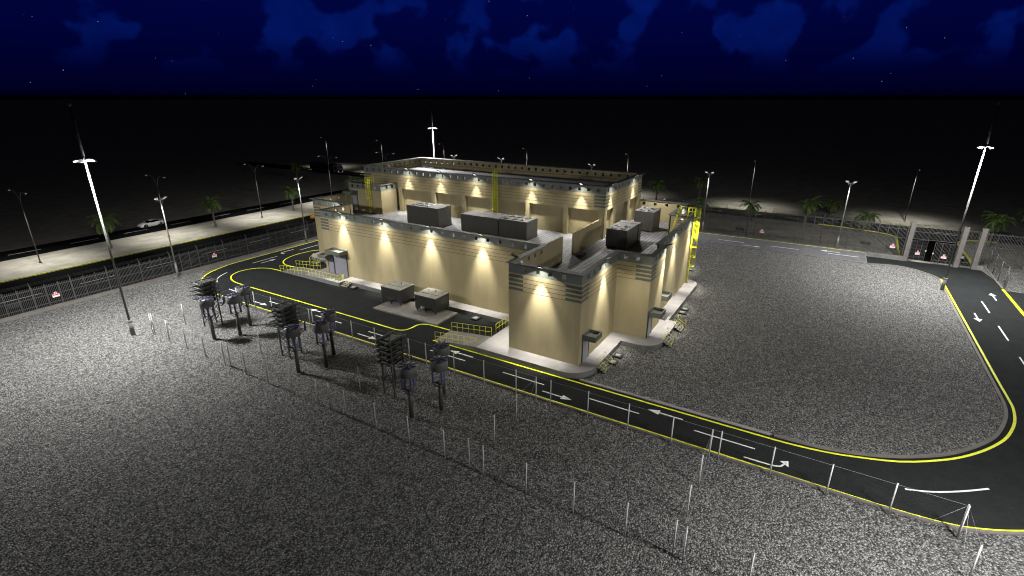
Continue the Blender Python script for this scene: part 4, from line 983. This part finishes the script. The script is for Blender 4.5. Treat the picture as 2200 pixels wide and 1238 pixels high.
gate_leaf('gate_leaf', (105.75, -20.0), R(90), 2.95, -0.65, 2.95, [0.0], G)
G2 = thing('wicket_gate', 'narrow barred wicket gate between two concrete pillars', 'gate', (105.75, -20.72, 0))
gate_leaf('gate_leaf', (105.75, -20.72), R(-90), 1.5, -0.65, 5.4, [0.2, 3.0], G2)
m = MB(); m.box(-0.09, 0.09, -0.25, 0.25, -0.2, 0.2); tag(m.build('intercom_box', M['lamp_grey'], loc=(105.3, -20.75, 1.1)), 'small grey intercom box on the pillar beside the wicket gate', 'box')

# signs and plates on the fences
def sign(label):
    t = thing('warning_sign', label, 'sign', (0,0,0), 0, 'red and white warning signs on the fences')
    m = MB(); m.box(-0.36, 0.36, -0.02, 0, -0.30, 0.08); m.box(-0.14, 0.14, -0.02, 0, 0.08, 0.36); m.build('board', M['sign_w'], t)
    m = MB(); m.box(-0.33, 0.33, -0.026, -0.022, -0.09, 0.05); m.build('red_band', M['sign_r'], t)
    m = MB(); m.v = []; k = 16
    m.prism([(0,0)], 0, 0) if False else None
    for i in range(k):
        a0, a1 = 2*math.pi*i/k, 2*math.pi*(i+1)/k
        m.quad([(0,-0.026,0.21), (0.12*math.cos(a0),-0.026,0.21+0.12*math.sin(a0)), (0.12*math.cos(a1),-0.026,0.21+0.12*math.sin(a1))])
    m.build('red_disc', M['sign_o'], t)
    m = MB()
    for i in range(3): m.box(-0.2+0.2*i, -0.185+0.2*i, -0.025, -0.021, -0.28, -0.12)
    m.box(-0.3, 0.3, -0.025, -0.021, -0.19, -0.175); m.build('lettering', M['sign_r'], t)
    return t
s0 = None
for x, l in ((22.45, 'warning sign on the left palisade fence nearest the left photo edge'), (43.0, 'warning sign on the left palisade fence between the mast and the capacitor racks'), (63.2, 'warning sign on the left palisade fence beside the corner of the building'), (83.5, 'warning sign on the left palisade fence hidden behind the building')):
    if s0 is None: s0 = sign(l); s0.location = (x, 81.33, 1.62)
    else: dup(s0, l, (x, 81.33, 1.62), 0)
for y, l in ((8.8, 'warning sign on the back palisade fence facing the pale road'), (-11.5, 'warning sign on the back palisade fence next to the gate pillar'), (29.3, 'warning sign on the back palisade fence behind the roof stair')):
    dup(s0, l, (105.73, y, 1.55), R(-90))
dup(s0, 'warning sign on the left leaf of the entrance gate', (105.75 - 0.62 + 1.2, -15.15, 0.75), R(-62-0))
dup(s0, 'warning sign on the right leaf of the entrance gate', (105.70, -18.55, 0.75), R(-90))
def plate(x, y, rz, w, l):
    m = MB(); m.box(-w/2, w/2, -0.016, 0.016, -0.26, 0.26)
    tag(m.build('black_plate', M['black'], loc=(x, y, 1.5)), l, 'plate', 'black plates on the fences').rotation_euler = (0, 0, rz)
for x, l in ((18.4, 'black plate on the left palisade fence near the left photo edge'), (39.3, 'black plate on the left palisade fence right of the floodlight pole'), (59.9, 'black plate on the left palisade fence beside the second floodlight pole')):
    plate(x, 81.40, 0, 1.35, l)
for y, l in ((12.7, 'black plate on the back palisade fence behind the caged ladder'), (-7.6, 'black plate on the back palisade fence near the entrance gate')):
    plate(105.80, y, R(-90), 1.5, l)

# ------------------------------------------------------------------ masts, flood poles, street lamps
def mast(label, saucer_lit=True):
    t = thing('high_mast_light', label, 'light mast', (0,0,0), 0, 'high mast lights at the corners of the site')
    m = MB(); m.tube((0,0,0), (0,0,1.75), 0.24, 0.2, 12); m.box(-0.4, 0.4, -0.4, 0.4, 0.0, 0.06); m.lathe((0,0,1.75), [(0.27, 0), (0.27, 0.06), (0.16, 0.1)], 14); m.build('base_sleeve', M['lamp_grey'], t)
    m = MB(); m.tube((0,0,1.8), (0,0,19.68), 0.12, 0.078, 12); m.build('pole', M['mast'], t)
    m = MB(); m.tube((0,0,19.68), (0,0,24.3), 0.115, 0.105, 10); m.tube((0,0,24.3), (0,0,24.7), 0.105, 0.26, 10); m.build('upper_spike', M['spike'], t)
    m = MB(); m.lathe((0,0,19.2), [(0.16, 0.14), (0.4, 0.12), (0.78, 0.02), (0.8, 0.0), (0.76, -0.03), (0.16, -0.03)], 28); m.build('luminaire_ring', M['steel_d'], t)
    for k in range(4):
        a = R(45+90*k); m = MB(); m.obox((0.72*math.cos(a), 0.72*math.sin(a), 19.13), (math.cos(a), math.sin(a), 0), (-math.sin(a), math.cos(a), 0), (0,0,1), 0.2, 0.14, 0.035); m.build('lamp_head', M['steel_d'], t)
    for k in range(3):
        a = R(30+120*k); slight('lamp', (0.93*math.cos(a), 0.93*math.sin(a), 17.9), (0,0,-1), P_MAST/3, COOL, t, 164, 1.0, 1.0)
        slight('lamp', (0.95*math.cos(a), 0.95*math.sin(a), 19.08), (0,0,-1), P_OMNI/3, COOL, t, 180, 0.02, 0.4)
    plight('collar_fill', (0.3, -0.3, 19.45), 40, COOL, t, 0.05)  # added point light that whitens the pole collar above the ring
    return t
m0 = mast('tall light mast on the gravel at the left with a saucer shaped ring'); m0.location = (23.05, 63.7, 0)
dup(m0, 'tall light mast at the right edge where the gravel island meets the entrance road', (88.3, -16.35, 0))
dup(m0, 'tall light mast rising behind the upper storey of the building', (88.0, 72.6, 0))
dup(m0, 'tall light mast beyond the lower right corner of the photo', (23.05, -16.35, 0))

def flood_pole(label):
    t = thing('floodlight_pole', label, 'light pole', (0,0,0), 0, 'floodlight poles along the palisade fences')
    m = MB(); m.tube((0,0,0), (0,0,2.2), 0.17, 0.13, 10); m.lathe((0,0,2.2), [(0.17, 0), (0.17, 0.05), (0.1, 0.08)], 10); m.build('base_sleeve', M['lamp_grey'], t)
    m = MB(); m.tube((0,0,2.2), (0,0,11.6), 0.1, 0.075, 10); m.build('pole', M['lamp_grey'], t)
    m = MB(); m.box(-0.5, 0.5, -0.045, 0.045, 11.5, 11.6); m.tube((-0.42,0,11.55), (-0.06,0,11.0), 0.03, n=5); m.tube((0.42,0,11.55), (0.06,0,11.0), 0.03, n=5); m.build('crossbar', M['lamp_grey'], t)
    for s_ in (-1, 1):
        h = MB(); c = Vector((s_*0.55, -0.1, 11.82)); ax = Vector((s_*0.35, -1, 0.55)).normalized(); sd = ax.cross(Vector((0,0,1))).normalized(); up = sd.cross(ax)
        h.obox(c, sd, ax, up, 0.24, 0.3, 0.07); h.tube((s_*0.45, 0, 11.6), c, 0.03, n=5); o = h.build('flood_head', M['lamp_grey'], t)
        h = MB(); h.obox(c - up*0.074, sd, ax, up, 0.2, 0.25, 0.004); h.build('flood_lens', M['lens'], o)
        slight('flood_beam', c - up*0.12, Vector((s_*0.25, -0.45, -1)), P_FLOOD, COOL, t, 110, 0.8, 0.1)
    return t
f0 = None
for x, l in ((36.55, 'floodlight pole inside the left fence near the capacitor racks'), (59.4, 'floodlight pole inside the left fence beside the corner of the building'), (82.2, 'floodlight pole inside the left fence behind the building')):
    if f0 is None: f0 = flood_pole(l); f0.location = (x, 80.2, 0)
    else: dup(f0, l, (x, 80.2, 0), 0)
dup(f0, 'floodlight pole at the far corner where the two palisade fences meet', (105.0, 80.3, 0), R(-45))
for y, l in ((66.5, 'floodlight pole showing above the middle of the upper parapet'), (43.6, 'floodlight pole showing above the right half of the upper parapet'), (19.45, 'floodlight pole by the back fence beside the caged ladder'), (-3.55, 'floodlight pole by the back fence between the ladder and the gate')):
    dup(f0, l, (105.2, y, 0), R(-90))

def street_twin(label):
    t = thing('twin_street_lamp', label, 'street lamp', (0,0,0), 0, 'twin arm street lamps on the sandy median')
    m = MB(); m.tube((0,0,0), (0,0,10.0), 0.09, 0.055, 10); m.lathe((0,0,0), [(0.22,0),(0.22,0.05),(0.14,0.3)], 10); m.build('pole', M['pole_d'], t)
    for s_ in (-1, 1):
        m = MB(); pts = spline([(0, 0, 9.6), (0, s_*0.45, 10.6), (0, s_*1.2, 11.35), (0, s_*2.1, 11.62), (0, s_*2.9, 11.55)], 5); m.path([Vector(q) for q in pts], 0.05, 6); o = m.build('lamp_arm', M['pole_d'], t)
        h = MB(); h.lathe((0, 0, 0), [(0.02, 0.09), (0.12, 0.07), (0.17, 0.0), (0.15, -0.05)], 12); h.v = [(v[0], v[1]*2.4 + s_*3.2, v[2]+11.5) for v in h.v]; hh = h.build('lamp_head', M['steel'], o)
        h = MB(); h.lathe((0, 0, 0), [(0.14, 0), (0.1, -0.02)], 12); h.v = [(v[0], v[1]*2.3 + s_*3.2, v[2]+11.445) for v in h.v]; h.build('lens', M['lens'], o)
        slight('street_beam', (0, s_*3.2, 11.36), (0, s_*0.0, -1), P_STREET, SANDL, t, 98, 1.0, 0.12)
    return t
t0 = None
for x, l in ((28.9, 'twin arm street lamp on the sandy median nearest the left photo edge'), (68.63, 'twin arm street lamp on the median behind the second floodlight pole'), (48.75, 'twin arm street lamp on the median behind the floodlight pole left of the racks'), (88.5, 'twin arm street lamp on the median left of the truck'), (108.3, 'twin arm street lamp showing above the left end of the upper parapet'), (9.0, 'twin arm street lamp on the median beyond the left photo edge')):
    if t0 is None: t0 = street_twin(l); t0.location = (x, 106.9, 0)
    else: dup(t0, l, (x, 106.9, zt(x)+0.03), 0)
def street_single(label):
    t = thing('street_lamp', label, 'street lamp', (0,0,0), 0, 'single arm street lamps beyond the crossing road')
    m = MB(); m.tube((0,0,0), (0,0,10.2), 0.09, 0.055, 10); m.lathe((0,0,0), [(0.22,0),(0.22,0.05),(0.14,0.3)], 10); m.build('pole', M['pole_d'], t)
    m = MB(); pts = spline([(0,0,10.1), (-0.3,0,10.9), (-1.0,0,11.5), (-2.0,0,11.6)], 5); m.path([Vector(q) for q in pts], 0.05, 6); o = m.build('lamp_arm', M['pole_d'], t)
    h = MB(); h.lathe((0,0,0), [(0.02, 0.09), (0.12, 0.07), (0.17, 0.0), (0.15, -0.05)], 12); h.v = [(v[0]*2.4-2.3, v[1], v[2]+11.55) for v in h.v]; h.build('lamp_head', M['steel'], o)
    h = MB(); h.lathe((0,0,0), [(0.14, 0), (0.1, -0.02)], 12); h.v = [(v[0]*2.3-2.3, v[1], v[2]+11.495) for v in h.v]; h.build('lens', M['lens'], o)
    slight('street_beam', (-2.3, 0, 11.4), (0.1, 0, -1), P_SINGLE, SANDL, t, 112, 1.0, 0.12)
    return t
z0_ = None
for y, l in ((-16.0, 'single arm street lamp beyond the entrance gate'), (15.4, 'single arm street lamp behind the small palm near the caged ladder'), (47.0, 'single arm street lamp above the right end of the upper parapet'), (78.5, 'single arm street lamp above the middle of the upper parapet'), (110.0, 'single arm street lamp just right of the rear light mast'), (138.0, 'single arm street lamp beside the twin lamp above the left parapet'), (167.0, 'farthest single arm street lamp behind the truck')):
    if z0_ is None: z0_ = street_single(l); z0_.location = (138.5*K3, y*K3, -0.78)
    else: dup(z0_, l, (138.5*K3, y*K3, -0.78), 0)

# ------------------------------------------------------------------ palms
def palm(seed, hgt, rad, label, nf=26):
    rnd = random.Random(seed)
    t = thing('palm_tree', label, 'palm tree', (0,0,0), 0, 'palm trees along the outer roads')
    m = MB(); n = 12; lean = (rnd.uniform(-0.25,0.25), rnd.uniform(-0.25,0.25)); prev = None
    for i in range(n):
        u0, u1 = i/n, (i+1)/n; f = lambda u: Vector((lean[0]*u*u, lean[1]*u*u, hgt*u)); r = lambda u: 0.17 + 0.16*math.exp(-u*9)
        m.tube(f(u0), f(u1), r(u0)*0.95, r(u1)*1.08, 10, cap=(i == n-1))
    m.build('trunk', M['bark'], t)
    m = MB(); top = Vector((lean[0], lean[1], hgt))
    for k in range(nf):
        az = 2*math.pi*(k*0.618 + rnd.uniform(-0.05,0.05)); el = R(rnd.uniform(78, 20) - 62*(k/nf)**1.2); ln = rad*rnd.uniform(0.9, 1.15)
        d = Vector((math.cos(az), math.sin(az), 0)); s_ = Vector((-d.y, d.x, 0)); pts = []; p_ = top.copy(); e = el; q = 11
        for i in range(q+1):
            pts.append(p_.copy()); e -= R(5.5 + 6.5*i/q + (3 if k > nf*0.5 else 0)); p_ = p_ + (d*math.cos(e) + Vector((0,0,math.sin(e))))*(ln/q)
        for i in range(q): m.tube(pts[i], pts[i+1], 0.028*(1-i/q)+0.006, 0.028*(1-(i+1)/q)+0.006, 4, cap=False)
        for i in range(2, q):
            for h_ in (0, 0.33, 0.66):
                b = pts[i].lerp(pts[i+1], h_); tg = (pts[i+1]-pts[i]).normalized(); L_ = 0.62*ln/2.9*math.sin(math.pi*min(1, ((i+h_)/q)*0.9+0.12))**0.7
                for sg in (-1, 1):
                    dr = (s_*sg*0.85 + tg*0.55 + Vector((0,0,-0.25+rnd.uniform(-0.25,0.15)))).normalized(); w = tg*0.045
                    m.quad([b - w, b + w, b + dr*L_*0.6 + w*0.7, b + dr*L_ + Vector((0,0,-0.06*L_)), b + dr*L_*0.6 - w*0.7])
    m.build('crown', M['leaf'], t)
    return t
PD = [(39.0, 107.05, 5.0, 2.9, 'palm on the sandy median left of the white car behind the mast', 0), (58.1, 107.15, 5.1, 2.9, 'palm on the median between two twin lamps right of the white car', 0), (77.0, 107.1, 4.9, 2.7, 'palm on the median behind the second floodlight pole', 0)]
pK = []
for (x, y, h, r_, l, o) in [(121.9, 12.95, 3.4, 3.0, 'small palm on sand below the second single street lamp', 1), (121.8, 2.55, 5.1, 3.0, 'palm with the brightest leaves on sand behind the back fence', 1), (121.5, -7.8, 3.6, 3.0, 'palm on sand between the last floodlight pole and the gate', 1), (138.3, -2.4, 2.6, 2.6, 'dim palm beyond the crossing road right of the bright leaved palm', 1), (121.5, -27.05, 5.0, 3.2, 'palm on sand right of the entrance gate', 1), (141.0, 27.9, 5.2, 3.0, 'dim tall palm behind the floodlight pole near the ladder', 1), (134.5, 37.3, 4.6, 3.1, 'dim palm just right of the upper storey', 1), (121.7, 23.4, 3.0, 2.9, 'palm low behind the caged ladder', 1), (138.0, -36.0, 4.6, 3.0, 'dim palm at the far right edge beyond the road', 1), (121.6, -37.5, 4.8, 3.0, 'palm on sand beyond the right photo edge', 1)]:
    PD.append((x*K3, y*K3, h, r_, l, 1))
PD += [(112.5, 152.0, 5.0, 3.0, 'dim palm behind the rear end of the truck', 1), (121.3, 127.0, 5.0, 2.9, 'dim palm left of the upper parapet corner', 1), (96.0, 107.1, 4.6, 2.8, 'palm low behind the stair block at the left roof end', 1)]
for i, (x, y, h, r_, l, low) in enumerate(PD):
    o = palm(11+i, h, r_, l); o.location = (x, y, zt(x) if low else 0.0); o.rotation_euler = (0, 0, i*1.3)

# ------------------------------------------------------------------ vehicles
def car(name, paint, label, cat='car', headdir=1):
    t = thing(name, label, cat)
    L0 = 4.38; st = [(-2.19, 0.45, 0.62, 0.55), (-2.1, 0.26, 0.78, 0.74), (-1.7, 0.2, 0.92, 0.88), (-1.2, 0.2, 0.96, 0.93), (-0.5, 0.17, 0.93, 0.90), (0.2, 0.17, 0.90, 0.89), (0.8, 0.18, 0.88, 0.90), (1.3, 0.2, 0.82, 0.92), (1.75, 0.2, 0.72, 0.86), (2.05, 0.2, 0.60, 0.74), (2.2, 0.3, 0.5, 0.52)]
    m = MB(); secs = []
    for (x, zb, zt2, hw) in st:
        secs.append([(x, -hw*0.88, zb), (x, -hw*1.0, zb+(zt2-zb)*0.35), (x, -hw*0.97, zb+(zt2-zb)*0.72), (x, -hw*0.86, zt2), (x, 0, zt2+0.045), (x, hw*0.86, zt2), (x, hw*0.97, zb+(zt2-zb)*0.72), (x, hw, zb+(zt2-zb)*0.35), (x, hw*0.88, zb)])
    for a, b in zip(secs[:-1], secs[1:]):
        for i in range(8): m.quad([a[i], b[i], b[i+1], a[i+1]], 0, True)
        m.quad([a[8], b[8], b[0], a[0]])
    m.quad(secs[0]); m.quad(secs[-1][::-1]); body = m.build('body', paint, t)
    # roof skin and glasshouse
    gh = [(-1.75, 0.95, 0.62), (-1.1, 1.2, 0.60), (-0.45, 1.28, 0.58), (0.1, 1.24, 0.58), (0.85, 0.9, 0.7)]
    m = MB(); S = []
    for (x, z, hw) in gh: S.append([(x, -0.80, 0.9), (x, -hw, z-0.02), (x, 0, z), (x, hw, z-0.02), (x, 0.80, 0.9)])
    for a, b in zip(S[:-1], S[1:]):
        for i in range(4): m.quad([a[i], b[i], b[i+1], a[i+1]], 0, True)
    m.build('window_glass', M['glass'], body)
    m = MB(); rp = [(-1.35, 1.13, 0.6), (-1.0, 1.245, 0.6), (-0.45, 1.305, 0.585), (0.05, 1.265, 0.58), (0.2, 1.22, 0.58)]
    for a, b in zip(rp[:-1], rp[1:]): m.quad([(a[0], -a[2], a[1]-0.01), (b[0], -b[2], b[1]-0.01), (b[0], 0, b[1]), (a[0], 0, a[1])], 0, True); m.quad([(a[0], 0, a[1]), (b[0], 0, b[1]), (b[0], b[2], b[1]-0.01), (a[0], a[2], a[1]-0.01)], 0, True)
    m.build('roof_panel', paint, body)
    for x in (-1.32, 1.3):
        for s_ in (-1, 1):
            m = MB(); m.lathe((x, s_*0.80-0.11, 0.33), [(0.22, 0), (0.32, 0.0), (0.335, 0.05), (0.335, 0.17), (0.32, 0.22), (0.22, 0.22)], 20, axis='y'); wv = m.build('wheel', M['tyre'], t)
            m = MB()
            for k in range(5):
                a = R(72*k); m.obox((x+0.11*math.cos(a), s_*0.905, 0.33+0.11*math.sin(a)), (math.cos(a), 0, math.sin(a)), (-math.sin(a), 0, math.cos(a)), (0,1,0), 0.11, 0.035, 0.01)
            m.lathe((x, s_*0.9-0.005, 0.33), [(0.22, 0), (0.23, 0.01)], 16, axis='y'); m.build('rim', M['rim'], wv)
            m = MB(); m.lathe((x, s_*0.902-0.004 if s_ < 0 else s_*0.902-0.006, 0.36), [(0.40, 0), (0.41, 0.01)], 20, axis='y'); m.build('wheel_arch', M['tyre'], body)
    for s_ in (-1, 1):
        m = MB(); m.obox((1.98, s_*0.62, 0.585), (0.9, -s_*0.42, -0.15), (s_*0.42, 0.9, 0), (0.15, 0, 1), 0.2, 0.03, 0.045); m.build('headlight', M['glass'], t)
        m = MB(); m.obox((2.12, s_*0.5, 0.36), (0.2, s_*0.9, 0), (1, 0, 0), (0,0,1), 0.14, 0.05, 0.06); m.build('air_intake', M['tyre'], t)
        m = MB(); m.obox((-2.14, s_*0.55, 0.72), (0, 1, 0), (1, 0, 0), (0,0,1), 0.16, 0.04, 0.04); m.build('tail_light', M['red'], t)
        m = MB(); m.obox((0.55, s_*0.95, 0.98), (1, 0, 0), (0, 1, 0), (0,0,1), 0.09, 0.08, 0.06); m.build('wing_mirror', paint, t)
    m = MB(); m.box(-2.15, -1.95, -0.7, 0.7, 1.02, 1.05); m.box(-2.08, -2.02, -0.5, -0.45, 0.8, 1.02); m.box(-2.08, -2.02, 0.45, 0.5, 0.8, 1.02); m.build('rear_spoiler', paint, t)
    return t
c = car('sports_car', M['carwhite'], 'white sports coupe driving on the far dark road beside the light pole'); c.location = (51.3, 118.9, 0.006); c.rotation_euler = (0, 0, R(182)); c.scale = (1.06, 1.06, 1.06)
c = car('sports_car', M['carorange'], 'orange sports car half hidden behind the left corner of the building'); c.location = (75.0, 95.4, 0.006); c.rotation_euler = (0, 0, R(186)); c.scale = (1.05,)*3
c = car('sports_car', M['cardark'], 'black car beside the yellow kerb line above the orange car, mostly hidden'); c.location = (80.5, 99.0, 0.006); c.rotation_euler = (0, 0, R(180))
def truck():
    t = thing('articulated_truck', 'dark articulated truck with grey cab on the crossing road at upper left', 'truck')
    m = MB(); m.box(-1.2, 1.2, -2.3, 0.0, 0.55, 3.0); m.prism([(-1.2,-2.45),(1.2,-2.45),(1.2,-2.3),(-1.2,-2.3)], 0.5, 2.2); m.box(-1.1, 1.1, -2.2, -0.1, 3.0, 3.35); cab = m.build('cab', M['truckgrey'], t)
    m = MB(); m.box(-1.08, 1.08, -2.32, -2.303, 1.85, 2.75); m.box(-1.22, -1.203, -1.7, -0.8, 1.8, 2.6); m.box(1.203, 1.22, -1.7, -0.8, 1.8, 2.6); m.build('window_glass', M['glass'], cab)
    m = MB(); m.box(-0.8, 0.8, -2.48, -2.452, 0.75, 1.55); m.build('grille', M['dark'], cab)
    m = MB(); m.box(-1.25, 1.25, -2.55, -2.452, 0.4, 0.7); m.build('bumper', M['lamp_grey'], cab)
    m = MB(); m.box(-1.25, 1.25, 0.6, 12.5, 1.15, 3.5); m.box(-0.5, 0.5, -0.2, 12.3, 0.75, 1.14); m.build('trailer', M['truckbox'], t)
    for s_ in (-1, 1):
        m = MB(); m.box(s_*0.9-0.15, s_*0.9+0.15, -2.47, -2.452, 0.85, 1.05); m.build('headlight', M['lens'], cab)
        m = MB(); m.box(s_*1.4-0.08, s_*1.4+0.08, -2.3, -2.15, 1.7, 2.4); m.build('wing_mirror', M['dark'], cab)
    for y in (-1.5, 1.6, 2.7, 9.3, 10.4, 11.5):
        for s_ in (-1, 1):
            m = MB()
            for k in range(2):
                m.tube((s_*1.2, y, 0.52), (s_*0.85, y, 0.52), 0.5, n=18, sm=False)
                break
            m.tube((s_*1.205, y, 0.52), (s_*1.19, y, 0.52), 0.25, n=12, mi=1, sm=False); m.build('wheel', [M['tyre'], M['rim']], t)
    return t
tr = truck(); tr.location = (130.6*1.0, 154.0, -0.746); tr.rotation_euler = (0, 0, 0)
